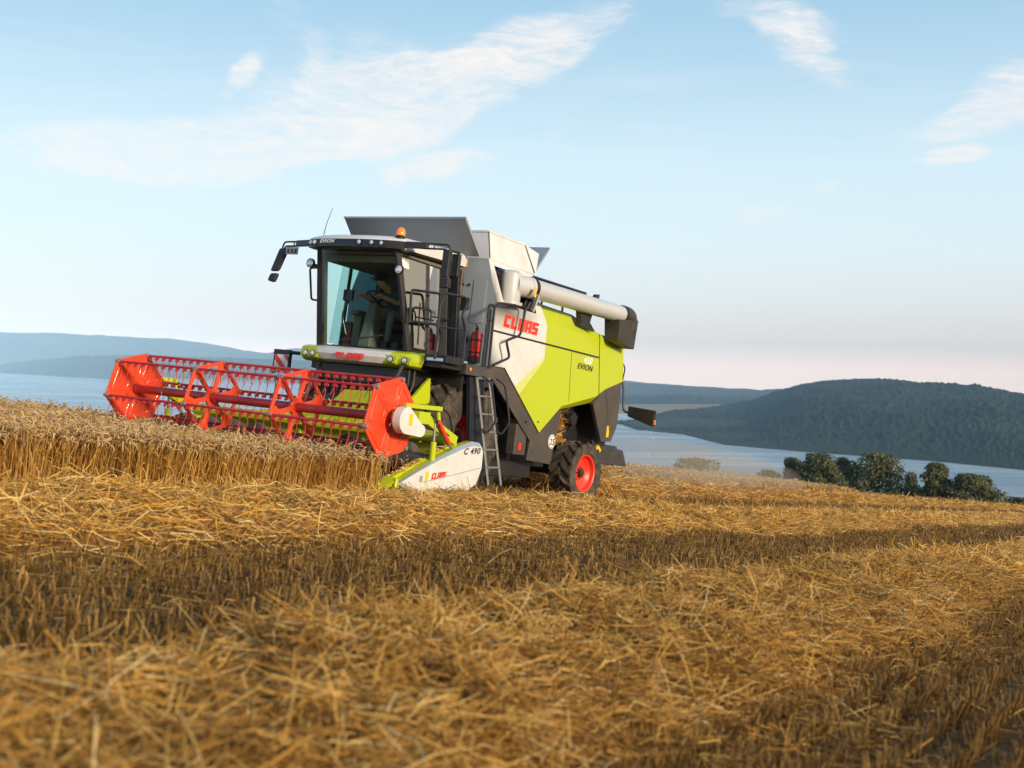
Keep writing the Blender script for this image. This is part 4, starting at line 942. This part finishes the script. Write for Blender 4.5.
# ---- standing wheat
def wheat(zones, label):
    parts = []
    for xa, xb, ya, yb, dens, wid, low, sides in zones:
        n = int((xb-xa)*(yb-ya)*dens); x = rng.uniform(xa, xb, n); y = rng.uniform(ya, yb, n)
        y = np.where(y > yb-.25, y+.06*wav(x, x*0, .6, 2), y)
        H = .53*(1+.07*wav(x, y, 2.0, 2)+.06*wav(x, y, .5, 7))*np.where(rng.random(n) < .06, rng.uniform(1.08, 1.25, n), rng.uniform(.84, 1.08, n)); z = ground(x, y)
        ln = rng.normal(0, .12, (n, 2))+np.stack([.07*wav(x, y, 1.6, 3), .07*wav(x, y, 1.3, 5)], 1)
        s = np.linspace(low, 1, 4); P = np.zeros((n, 4, 3))
        for k in range(4):
            P[:, k, 0] = x+ln[:, 0]*H*s[k]**2; P[:, k, 1] = y+ln[:, 1]*H*s[k]**2; P[:, k, 2] = z+H*s[k]
        clump = .26*wav(x, y, .35, 9)+.14*wav(x, y, 1.2, 11)
        parts.append(blades(P, np.full((n, 4), wid)*np.array([[1.1, 1, .9, .7]]), np.clip(rng.beta(2.2, 2.2, n)+clump, 0, 1), sides, 0))
        a = rng.uniform(0, 6.28, n); droop = rng.uniform(-.2, 1.3, n); L_ = rng.uniform(.07, .105, n)
        tip = P[:, 3]; ea = np.zeros((n, 4, 3))
        for k in range(4):
            q = k/3.; ang = .5-droop*q*1.4
            ea[:, k, 0] = tip[:, 0]+np.cos(a)*L_*q*np.cos(ang); ea[:, k, 1] = tip[:, 1]+np.sin(a)*L_*q*np.cos(ang); ea[:, k, 2] = tip[:, 2]+L_*q*np.sin(ang)
        parts.append(blades(ea, np.array([[.35, 1., .85, .12]])*wid*2.1*rng.uniform(.8, 1.2, (n, 1)), np.clip(rng.beta(2.5, 2.2, n)+.12*wav(x, y, .7, 13), 0, 1), 3, 1))
        nb = n//2; i = rng.integers(0, n, nb); a = rng.uniform(0, 6.28, nb); L_ = rng.uniform(.10, .24, nb); hb = rng.uniform(max(low, .2), .85, nb)
        base = np.stack([x[i]+ln[i, 0]*H[i]*hb**2, y[i]+ln[i, 1]*H[i]*hb**2, z[i]+H[i]*hb], 1); lf = np.zeros((nb, 4, 3))
        for k in range(4):
            q = k/3.; lf[:, k, 0] = base[:, 0]+np.cos(a)*L_*q*.6; lf[:, k, 1] = base[:, 1]+np.sin(a)*L_*q*.6; lf[:, k, 2] = base[:, 2]+L_*(.55*q-1.15*q*q)
        parts.append(blades(lf, np.array([[1., 1., .7, .15]])*wid*1.5*np.ones((nb, 1)), rng.uniform(.1, .9, nb), 2, 0))
    V, Fc, Tn, Mi = merge(parts)
    tag(mesh_np('standing_wheat', V, Fc, [m_stalk, m_ear], Tn, Mi), label, kind='stuff')
wheat([(-.55, .05, 1.0, 2.33, 260, .0045, .3, 2), (.05, 12, 1.95, 2.42, 1300, .0038, .0, 2), (.05, 12, .6, 1.95, 620, .0040, .3, 2), (.05, 12, -8.2, .6, 300, .0046, .45, 2)], 'standing ripe wheat in front of the reel')
wheat([(-12, .05, -8.2, -2.65, 110, .006, .3, 2), (-45, -12, -8.2, -2.65, 55, .010, .2, 2)], 'uncut strip of wheat beyond the combine')

# ================================================================== FAR LANDSCAPE
def forest_mat(name, c0, c1, scale, vor=True):
    m = bpy.data.materials.new(name); nt, out = nodes_of(m); L = nt.links
    tc = N(nt, 'ShaderNodeTexCoord'); b = N(nt, 'ShaderNodeBsdfPrincipled', Roughness=.9); b.inputs['Specular IOR Level'].default_value = .1
    n1 = N(nt, 'ShaderNodeTexNoise', Scale=scale, Detail=8., Roughness=.65); L.new(tc.outputs['Object'], n1.inputs['Vector'])
    c = ramp(nt, [(.32, c0), (.68, c1)], n1.outputs['Fac']); L.new(c, b.inputs['Base Color'])
    L.new(b.outputs[0], out.inputs[0]); return m
def hill(name, ridge, shore, depthf, bump, mat, label, nx=260, ns=60, lump=0, back=1.5, pw=.8):
    """ridge/shore: (bearing, elevation) tables; the slope rises from the shore line to the ridge and falls away behind it"""
    rx, ry = np.array(ridge, float).T; sx, sy = np.array(shore, float).T
    px = np.linspace(rx[0], rx[-1], nx); ryy = np.interp(px, rx, ry); syy = np.interp(px, sx, sy)
    k = np.ones(9)/9; ryy = np.convolve(np.pad(ryy, 4, 'edge'), k, 'valid')
    V = np.zeros((nx, ns, 3))
    for i in range(nx):
        ds = on_lake(px[i], syy[i]); dr = depthf(ds, px[i], ryy[i]); a = bearing(px[i], syy[i], ds); b = bearing(px[i], ryy[i], dr)
        for j in range(ns):
            t = -.06+(back+.06)*j/(ns-1); p = a+(b-a)*t
            if t <= 0: z = LAKE+t*60
            elif t <= 1: z = LAKE+(b[2]-LAKE)*(1-(1-t)**1.6)**pw
            else: z = b[2]-(b[2]-LAKE+30)*((t-1)/(back-1))**1.5
            flo = LAKE+(3+.10*max(0, b[2]-LAKE))*min(1, max(0, t)*8)
            if 0 < t and bump:
                w = min(1, t*3)
                z += bump*w*mnoise.fractal(Vector((p[0], p[1], 0))/(bump*14), 1., 2.1, 5)*(.35 if t > .8 else 1)
                if lump: z += lump*min(1, t*12)*(mnoise.noise(Vector((p[0], p[1], 3))/(lump*1.9))+.7*mnoise.noise(Vector((p[0], p[1], 9))/(lump*.9)))
            if 0 < t <= 1.05: z = max(z, flo)
            V[i, j] = (p[0], p[1], z)
    o = mesh_np(name, V.reshape(-1, 3), grid_faces(nx, ns), [mat], mat4=Matrix.Identity(4)); tag(o, label, kind='structure'); return o
def cap(px, py, f=.94):                      # farthest distance at which a line of that elevation still stands above the lake
    d = on_lake(px, py); return d*f if d > 0 else 1e9
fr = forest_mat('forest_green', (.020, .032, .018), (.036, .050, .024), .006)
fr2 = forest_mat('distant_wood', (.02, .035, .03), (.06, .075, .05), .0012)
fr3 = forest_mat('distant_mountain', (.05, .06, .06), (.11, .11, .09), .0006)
farm = forest_mat('stubble_land', (.24, .17, .09), (.36, .27, .15), .003)
hill('hill', [(540, 421), (600, 420), (620, 419), (650, 416), (675, 412.5), (703, 409.5), (730, 405), (757, 400), (775, 393), (799, 386.5), (824, 383), (850, 382), (890, 381.5), (931, 385), (960, 386.5), (989, 387.5), (1024, 392), (1080, 398), (1200, 406)],
     [(540, 423), (621, 424), (637, 430), (683, 434.5), (724, 445), (807, 452), (931, 461), (1024, 470), (1200, 486)], lambda ds, x, y: max(min(ds+1500, cap(x, y, .93)), ds+60), 26, fr, 'wooded hill across the lake', 520, 190, lump=4.2)
hill('farmland', [(520, 404), (600, 404), (745, 404), (830, 402)], [(520, 414), (600, 414), (745, 413), (830, 413)], lambda ds, x, y: max(ds+100, cap(x, y, .97)), 0, farm, 'strip of pale farmland beyond the lake', 60, 12)
hill('woodland', [(500, 396), (600, 395), (640, 396), (700, 394.5), (760, 394), (860, 392)], [(500, 405), (640, 405), (760, 404), (860, 404)], lambda ds, x, y: max(ds+60, cap(x, y, .96)), 10, fr2, 'band of dark woodland on the far shore', 160, 24, lump=9)
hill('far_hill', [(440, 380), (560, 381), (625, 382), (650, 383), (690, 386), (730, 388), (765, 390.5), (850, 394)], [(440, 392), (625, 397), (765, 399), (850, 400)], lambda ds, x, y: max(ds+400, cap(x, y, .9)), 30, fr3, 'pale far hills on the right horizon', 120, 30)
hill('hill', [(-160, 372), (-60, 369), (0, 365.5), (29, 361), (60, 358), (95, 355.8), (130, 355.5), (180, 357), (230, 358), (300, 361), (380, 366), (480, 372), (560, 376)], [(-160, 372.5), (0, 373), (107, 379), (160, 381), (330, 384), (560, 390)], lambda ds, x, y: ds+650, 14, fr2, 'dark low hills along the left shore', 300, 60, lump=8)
hill('farmland', [(60, 371), (70, 369.5), (105, 369), (180, 372), (260, 374)], [(60, 376.2), (107, 379), (180, 381.5), (260, 383)], lambda ds, x, y: ds+420, 4, farm, 'pale cultivated slope on the left shore', 60, 14)
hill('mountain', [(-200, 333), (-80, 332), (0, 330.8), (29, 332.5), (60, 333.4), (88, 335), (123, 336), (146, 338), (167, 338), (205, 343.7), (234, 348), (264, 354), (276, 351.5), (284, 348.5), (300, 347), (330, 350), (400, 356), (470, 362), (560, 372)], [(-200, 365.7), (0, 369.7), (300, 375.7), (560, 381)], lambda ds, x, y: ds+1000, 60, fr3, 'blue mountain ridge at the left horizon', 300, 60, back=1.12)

def water_mat():
    m = bpy.data.materials.new('lake_water'); nt, out = nodes_of(m); L = nt.links
    tc = N(nt, 'ShaderNodeTexCoord'); b = N(nt, 'ShaderNodeBsdfPrincipled', Roughness=.12, IOR=1.33); b.inputs['Base Color'].default_value = (.22, .28, .30, 1)
    mp = N(nt, 'ShaderNodeMapping'); mp.inputs['Scale'].default_value = (.004, .016, 1); mp.inputs['Rotation'].default_value = (0, 0, .25); L.new(tc.outputs['Object'], mp.inputs[0])
    n0 = N(nt, 'ShaderNodeTexNoise', Scale=1., Detail=5., Distortion=.6); L.new(mp.outputs[0], n0.inputs['Vector'])
    mr = N(nt, 'ShaderNodeMapRange'); mr.inputs[1].default_value = .4; mr.inputs[2].default_value = .65; mr.inputs[3].default_value = .24; mr.inputs[4].default_value = .42
    L.new(n0.outputs['Fac'], mr.inputs[0]); L.new(mr.outputs[0], b.inputs['Roughness'])
    n1 = N(nt, 'ShaderNodeTexNoise', Scale=.12, Detail=6., Roughness=.6); L.new(tc.outputs['Object'], n1.inputs['Vector'])
    bp = N(nt, 'ShaderNodeBump', Strength=.25, Distance=2.); L.new(n1.outputs['Fac'], bp.inputs['Height']); L.new(bp.outputs[0], b.inputs['Normal'])
    L.new(b.outputs[0], out.inputs[0]); return m
q = MB(); q.quad([(-6500, -2300, LAKE), (6500, -2300, LAKE), (6500, 5000, LAKE), (900, 5000, LAKE), (-700, 8000, LAKE), (-6500, 8000, LAKE)])
lk = q.build('lake', water_mat()); tag(lk, 'calm pale blue lake', kind='structure')

# ---- trees at the foot of the field
def terrain_z(x, y):
    P = Vector((x, y, CAM[2]))
    for _ in range(8):
        v = MI @ P; P.z -= (v.z-float(ground(np.array(v.x), np.array(v.y))))/M[2][2]
    return P.z
def leaf_mat():
    m = bpy.data.materials.new('leaves'); nt, out = nodes_of(m); L = nt.links
    at = N(nt, 'ShaderNodeAttribute', attribute_name='tone'); c = ramp(nt, [(0, (.050, .060, .026)), (.5, (.10, .112, .045)), (1, (.18, .18, .075))], at.outputs['Fac'])
    b = N(nt, 'ShaderNodeBsdfPrincipled', Roughness=.7); b.inputs['Specular IOR Level'].default_value = .2; L.new(c, b.inputs['Base Color'])
    t = N(nt, 'ShaderNodeBsdfTranslucent'); L.new(c, t.inputs[0]); mx = N(nt, 'ShaderNodeMixShader'); mx.inputs[0].default_value = .25
    L.new(b.outputs[0], mx.inputs[1]); L.new(t.outputs[0], mx.inputs[2]); L.new(mx.outputs[0], out.inputs[0]); return m
LEAF = leaf_mat(); BARK = paint('bark', (.07, .05, .035), .9, dust=.1)
def tree(name, px, top_py, wpx, D, label, group, cat, seed, bush=False, tall=1.):
    r = np.random.default_rng(seed); top = bearing(px, top_py, D); z0 = terrain_z(top[0], top[1]); H = max(.6, top[2]-z0); Rw = wpx/F*D/2*1.15
    e = empty(name, label, cat, group=group, mat=Matrix.Translation((top[0], top[1], z0)))
    parts = []; lo = .05 if bush else .20
    tb = MB()
    if not bush:
        tb.tube([(0, 0, -.3), (.05*H*.2, .0, H*.3), (-.02*H, .02*H, H*.62), (0, 0, H*.9)], [H*.026, H*.021, H*.013, H*.004], 8)
    else:
        for k in range(4): a = k*1.6; tb.tube([(0, 0, -.2), (math.cos(a)*Rw*.3, math.sin(a)*Rw*.3, H*.4), (math.cos(a)*Rw*.5, math.sin(a)*Rw*.5, H*.75)], [.10, .06, .02], 6)
    clumps = []
    nc = 26 if not bush else 16
    for k in range(nc):
        t = lo+(1-lo)*(k+.5)/nc; wr = Rw*((1-t**2.6)**.5*1.1 if bush else math.sin(math.pi*min(1, .16+t*.80))**.5*(1.30-.36*t*tall)); a = k*2.4+r.uniform(-.6, .6); rr = wr*r.uniform(.35, .82)
        c = np.array([math.cos(a)*rr, math.sin(a)*rr, H*t*.96]); clumps.append((c, Rw*r.uniform(.30, .50)))
        if not bush and k % 2 == 0: tb.tube([(0, 0, max(.1*H, c[2]-.18*H)), tuple(c*np.array([.55, .55, 1])-np.array([0, 0, .05*H])), tuple(c)], [H*.009, H*.006, H*.002], 5)
    clumps.append((np.array([0, 0, H*.93]), Rw*.26))
    tb.build('trunk', BARK, e)
    V, T_ = [], []
    for c, s in clumps:
        n = int(260 if not bush else 170); d = r.normal(size=(n, 3)); d /= np.linalg.norm(d, axis=1, keepdims=True); rad = s*r.uniform(.35, 1.08, (n, 1))**.6
        p = c+d*rad*np.array([1, 1, .78]); p[:, 2] = np.minimum(np.maximum(p[:, 2], .15), H)
        a_ = r.normal(size=(n, 3)); a_ /= np.linalg.norm(a_, axis=1, keepdims=True); b_ = np.cross(a_, d); b_ /= np.linalg.norm(b_, axis=1, keepdims=True)+1e-6
        ls = r.uniform(.13, .30, (n, 1))*(D/160)**.5; q = np.stack([p-a_*ls, p-b_*ls*.6, p+a_*ls, p+b_*ls*.6], 1); V.append(q.reshape(-1, 3))
        T_.append(np.repeat(np.clip(r.beta(2, 2, n)*.8+r.uniform(-.1, .25), 0, 1), 4))
    V = np.concatenate(V); T_ = np.concatenate(T_); f = np.arange(len(V)).reshape(-1, 4)
    o = mesh_np('crown', V, f, [LEAF], T_, smooth=False, mat4=Matrix.Identity(4)); o.parent = e
tree_log = []
G = 'trees below the field edge'
tree('broadleaf_tree', 797, 458.5, 30, 172, 'small rounded tree at the left end of the tree row', G, 'tree', 1)
tree('broadleaf_tree', 820, 454, 42, 166, 'broad pale tree with the tallest domed crown in the row', G, 'tree', 2)
tree('broadleaf_tree', 845, 458, 34, 176, 'narrow tree in the dip between two domed trees', G, 'tree', 3)
tree('broadleaf_tree', 879, 454.5, 58, 170, 'widest tree of the row with a flat domed crown', G, 'tree', 4)
tree('broadleaf_tree', 912, 472, 15, 178, 'thin low tree in the gap of the row', G, 'tree', 5)
tree('conifer_tree', 937, 463.5, 30, 162, 'dark pointed tree right of the gap', G, 'tree', 6, tall=2.)
tree('broadleaf_tree', 972, 475.5, 46, 160, 'dark spreading tree at the right end of the row', G, 'tree', 7)
tree('shrub', 696, 459.5, 50, 85, 'rounded bush nearest the combine rear above the lake', 'bushes below the field edge', 'shrub', 8, bush=True)
tree('shrub', 769, 471, 32, 120, 'low bush just left of the tree row', 'bushes below the field edge', 'shrub', 9, bush=True)
tree('shrub', 1020, 498.5, 34, 165, 'small low bush right of the tree row', 'bushes below the field edge', 'shrub', 10, bush=True)

# ================================================================== AIR, SKY, LIGHT, CAMERA
def volume(name, dens, colr, aniso=.0):
    m = bpy.data.materials.new(name); nt, out = nodes_of(m)
    v = N(nt, 'ShaderNodeVolumePrincipled'); v.inputs['Color'].default_value = (*colr, 1); v.inputs['Density'].default_value = dens; v.inputs['Anisotropy'].default_value = aniso
    nt.links.new(v.outputs[0], out.inputs['Volume']); return m, v, nt
HAZE = 8.2e-5
q = MB(); q.box(-7000, 7000, -2500, 9400, LAKE-260, CAM[2]+190)
hz = q.build('haze', volume('haze_air', HAZE, (.36, .64, 1.0), -.5)[0]); tag(hz, 'thin blue air over the lake', kind='stuff')
q = MB(); q.lathe((-17., -.3, .30), [(0, -10), (.75, -8.5), (1.05, -4), (1.15, 2), (.9, 6), (.5, 8.2), (0, 9)], 'x', 24)
dm, dv_, nt = volume('dust', .085, (.86, .70, .52))
tc = N(nt, 'ShaderNodeTexCoord'); nz = N(nt, 'ShaderNodeTexNoise', Scale=.55, Detail=3.); nt.links.new(tc.outputs['Object'], nz.inputs['Vector'])
mr = N(nt, 'ShaderNodeMapRange'); mr.inputs[1].default_value = .35; mr.inputs[2].default_value = .7; mr.inputs[3].default_value = .02; mr.inputs[4].default_value = .19
nt.links.new(nz.outputs['Fac'], mr.inputs[0]); nt.links.new(mr.outputs[0], dv_.inputs['Density'])
du = q.build('dust', dm, smooth=80); du.matrix_world = M; tag(du, 'pale dust trailing low behind the combine', kind='stuff')

SUN_AZ, SUN_EL = R_(138), R_(15)             # clockwise from the view direction
sd = Vector((math.sin(SUN_AZ)*math.cos(SUN_EL), math.cos(SUN_AZ)*math.cos(SUN_EL), math.sin(SUN_EL)))
sl = bpy.data.lights.new('sun', 'SUN'); sl.energy = 2.2; sl.angle = R_(9); sl.color = (1, .85, .66)
so = bpy.data.objects.new('sun', sl); col.objects.link(so); so.rotation_euler = (-sd).to_track_quat('-Z', 'Y').to_euler()
wd = bpy.data.worlds.new('World'); sc.world = wd; wd.use_nodes = True; nt = wd.node_tree; nt.nodes.clear(); L = nt.links
sky = N(nt, 'ShaderNodeTexSky', sky_type='NISHITA'); sky.sun_disc = False; sky.sun_elevation = SUN_EL; sky.sun_rotation = SUN_AZ; sky.altitude = 200; sky.air_density = 1.; sky.dust_density = 1.2; sky.ozone_density = 2.2
tc = N(nt, 'ShaderNodeTexCoord'); sep = N(nt, 'ShaderNodeSeparateXYZ'); L.new(tc.outputs['Generated'], sep.inputs[0])
den = N(nt, 'ShaderNodeMath', operation='ADD'); den.inputs[1].default_value = .12; L.new(sep.outputs['Z'], den.inputs[0])
dmx = N(nt, 'ShaderNodeMath', operation='MAXIMUM'); dmx.inputs[1].default_value = .06; L.new(den.outputs[0], dmx.inputs[0])
cmb = N(nt, 'ShaderNodeCombineXYZ')
for i, ax in enumerate('XY'):
    dv2 = N(nt, 'ShaderNodeMath', operation='DIVIDE'); L.new(sep.outputs[ax], dv2.inputs[0]); L.new(dmx.outputs[0], dv2.inputs[1]); L.new(dv2.outputs[0], cmb.inputs[i])
mp = N(nt, 'ShaderNodeMapping'); mp.inputs['Rotation'].default_value = (0, 0, R_(-38)); mp.inputs['Scale'].default_value = (.55, 1.9, 1); mp.inputs['Location'].default_value = (3.1, 1.2, 0); L.new(cmb.outputs[0], mp.inputs[0])
n1 = N(nt, 'ShaderNodeTexNoise', Scale=1.5, Detail=12., Roughness=.66, Distortion=1.1); L.new(mp.outputs[0], n1.inputs['Vector'])
m1 = N(nt, 'ShaderNodeMapRange'); m1.inputs[1].default_value = .36; m1.inputs[2].default_value = .66; L.new(n1.outputs['Fac'], m1.inputs[0])
def math2(op, a, b):
    n_ = N(nt, 'ShaderNodeMath', operation=op)
    for k, q_ in enumerate((a, b)):
        if isinstance(q_, (int, float)): n_.inputs[k].default_value = q_
        else: L.new(q_, n_.inputs[k])
    return n_.outputs[0]
nw = N(nt, 'ShaderNodeTexNoise', Scale=7., Detail=4.); L.new(tc.outputs['Generated'], nw.inputs['Vector'])
wo_ = N(nt, 'ShaderNodeVectorMath', operation='MULTIPLY_ADD'); L.new(nw.outputs['Color'], wo_.inputs[0]); wo_.inputs[1].default_value = (.06, .06, .06); wo_.inputs[2].default_value = (-.03, -.03, -.03)
wv = N(nt, 'ShaderNodeVectorMath', operation='ADD'); L.new(tc.outputs['Generated'], wv.inputs[0]); L.new(wo_.outputs[0], wv.inputs[1])
acc = 0.0
# cirrus: bearing, elevation, half length, half height, slant, strength
for (px, py, hl, hh, an, st) in [(300, 125, 250, 62, 14, 1.0), (120, 148, 240, 36, 4, .95), (385, 95, 90, 100, 35, .9), (560, 28, 130, 40, 24, 1.05), (500, 70, 100, 52, 30, 1.05), (440, 172, 100, 20, 14, .95),
        (785, 20, 85, 26, -12, 1.0), (815, 62, 65, 26, -25, 1.0), (962, 126, 75, 24, 5, 1.), (952, 158, 45, 13, 6, 1.1), (1012, 82, 65, 36, 25, 1.0), (765, 210, 60, 16, 12, .75), (242, 76, 36, 13, 40, .85),
        (272, 14, 70, 34, -40, .7), (648, 244, 90, 18, 6, .6), (825, 186, 30, 10, 5, .7), (930, 322, 90, 10, 2, .5), (1150, 60, 120, 60, 15, .7), (-120, 90, 140, 50, 10, .6), (300, -120, 260, 70, 15, .7), (800, -160, 260, 80, -10, .7)]:
    c_ = Vector(CW @ np.array([(px-512)/F, (py-384)/F, 1.])).normalized(); a_ = R_(an)
    rt = c_.cross(Vector((0, 0, 1))).normalized(); up_ = rt.cross(c_); t1 = rt*math.cos(a_)+up_*math.sin(a_); t2 = up_*math.cos(a_)-rt*math.sin(a_)
    ds = []
    for tv, hw_ in ((t1, hl/F), (t2, hh/F)):
        dn = N(nt, 'ShaderNodeVectorMath', operation='DOT_PRODUCT'); L.new(wv.outputs[0], dn.inputs[0]); dn.inputs[1].default_value = tv/hw_
        ds.append(math2('POWER', math2('ABSOLUTE', dn.outputs['Value'], 0.), 2.))
    mk = math2('MAXIMUM', math2('SUBTRACT', 1., math2('ADD', ds[0], ds[1])), 0.)
    acc = math2('ADD', math2('MULTIPLY', mk, st), acc)
front = math2('GREATER_THAN', sep.outputs['Y'], 0.)
def fibre(rot, sc_, rough, dist, seed):
    mpf = N(nt, 'ShaderNodeMapping'); mpf.inputs['Rotation'].default_value = (0, R_(rot), 0); mpf.inputs['Scale'].default_value = sc_; mpf.inputs['Location'].default_value = (seed, 0, seed*.7); L.new(wv.outputs[0], mpf.inputs[0])
    nf = N(nt, 'ShaderNodeTexNoise', Scale=1., Detail=14., Roughness=rough, Distortion=dist); L.new(mpf.outputs[0], nf.inputs['Vector'])
    return nf.outputs['Fac']
def smooth(v, a, b):
    q_ = N(nt, 'ShaderNodeMapRange', interpolation_type='SMOOTHSTEP'); q_.inputs[1].default_value = a; q_.inputs[2].default_value = b; L.new(v, q_.inputs[0]); return q_.outputs[0]
mass = fibre(16, (6., 6., 15.), .62, 1.6, 6.9)
fib = fibre(24, (10., 10., 70.), .70, 2.6, 5.1)
fib2 = fibre(-8, (20., 20., 46.), .72, 2.2, 9.7)
tex = math2('ADD', math2('MULTIPLY', mass, .46), math2('ADD', math2('MULTIPLY', fib, .34), math2('MULTIPLY', fib2, .20)))
env = smooth(acc, 0., 1.15)
thr = math2('SUBTRACT', .64, math2('MULTIPLY', env, .24))
wisp = math2('POWER', smooth(math2('SUBTRACT', tex, thr), -.12, .26), 1.35)
cls = N(nt, 'ShaderNodeClamp'); L.new(math2('MULTIPLY', wisp, 1.0), cls.inputs[0])
cl = math2('MULTIPLY', math2('MULTIPLY', smooth(acc, -.05, .8), front), cls.outputs[0])
m2 = N(nt, 'ShaderNodeMapRange'); m2.inputs[1].default_value = .50; m2.inputs[2].default_value = .85; m2.inputs[4].default_value = .25; L.new(n1.outputs['Fac'], m2.inputs[0])
mu2 = N(nt, 'ShaderNodeMath', operation='ADD', use_clamp=True); L.new(cl, mu2.inputs[0]); L.new(m2.outputs[0], mu2.inputs[1])
EXPO = 2**1.2*.12
def lin(c): return tuple((((q/255)+.055)/1.055)**2.4/EXPO for q in c)
def st(z, k, c): return (z, tuple(k*q for q in lin(c)))
base = ramp(nt, [st(0, 1.5, (254, 222, 204)), st(.02, 1.12, (244, 228, 218)), st(.036, 1.03, (240, 232, 227)), st(.06, 1.02, (231, 236, 236)), st(.10, 1.05, (220, 236, 241)), st(.17, 1.08, (205, 228, 238)), st(.26, 1.04, (174, 208, 229)), st(.33, 1.02, (150, 194, 222)), st(.45, 1., (118, 168, 208)), st(.75, 1., (72, 128, 188))], sep.outputs['Z'])
mixs = N(nt, 'ShaderNodeMix', data_type='RGBA'); mixs.inputs['Factor'].default_value = .95; L.new(sky.outputs[0], mixs.inputs['A']); L.new(base, mixs.inputs['B'])
sdn = N(nt, 'ShaderNodeVectorMath', operation='DOT_PRODUCT'); L.new(tc.outputs['Generated'], sdn.inputs[0]); sdn.inputs[1].default_value = (math.sin(SUN_AZ), math.cos(SUN_AZ), -1.6)
mg = N(nt, 'ShaderNodeMapRange', interpolation_type='SMOOTHSTEP'); mg.inputs[1].default_value = -.45; mg.inputs[2].default_value = .55; mg.inputs[4].default_value = .95; L.new(sdn.outputs['Value'], mg.inputs[0])
glow = N(nt, 'ShaderNodeMix', data_type='RGBA'); L.new(mg.outputs[0], glow.inputs['Factor']); L.new(mixs.outputs['Result'], glow.inputs['A']); glow.inputs['B'].default_value = (*[1.25*q for q in lin((255, 216, 148))], 1); mixs = glow
mixc = N(nt, 'ShaderNodeMix', data_type='RGBA'); L.new(mu2.outputs[0], mixc.inputs['Factor']); L.new(mixs.outputs['Result'], mixc.inputs['A']); mixc.inputs['B'].default_value = (*lin((250, 244, 240)), 1)
bg = N(nt, 'ShaderNodeBackground'); bg.inputs[1].default_value = .12; L.new(mixc.outputs['Result'], bg.inputs[0])
wo = N(nt, 'ShaderNodeOutputWorld'); L.new(bg.outputs[0], wo.inputs[0])

cd_ = bpy.data.cameras.new('camera'); cam = bpy.data.objects.new('camera', cd_); col.objects.link(cam); sc.camera = cam
R3 = Matrix([list(CW[0]), list(CW[1]), list(CW[2])]) @ Matrix(((1, 0, 0), (0, -1, 0), (0, 0, -1)))
cam.matrix_world = Matrix.Translation(CAM) @ R3.to_4x4()
cd_.sensor_width = 36; cd_.lens = F/1024*36; cd_.clip_start = .1; cd_.clip_end = 60000
cd_.dof.use_dof = True; cd_.dof.focus_distance = 16.5; cd_.dof.aperture_fstop = 2.6
sc.render.engine = 'CYCLES'; sc.cycles.use_denoising = True; sc.cycles.max_bounces = 8; sc.cycles.transparent_max_bounces = 16; sc.cycles.volume_bounces = 0
sc.cycles.caustics_reflective = False; sc.cycles.caustics_refractive = False; sc.cycles.sample_clamp_indirect = 6
sc.view_settings.view_transform = 'Standard'; sc.view_settings.look = 'None'; sc.view_settings.gamma = 1; sc.view_settings.exposure = 1.3
bpy.context.view_layer.update()
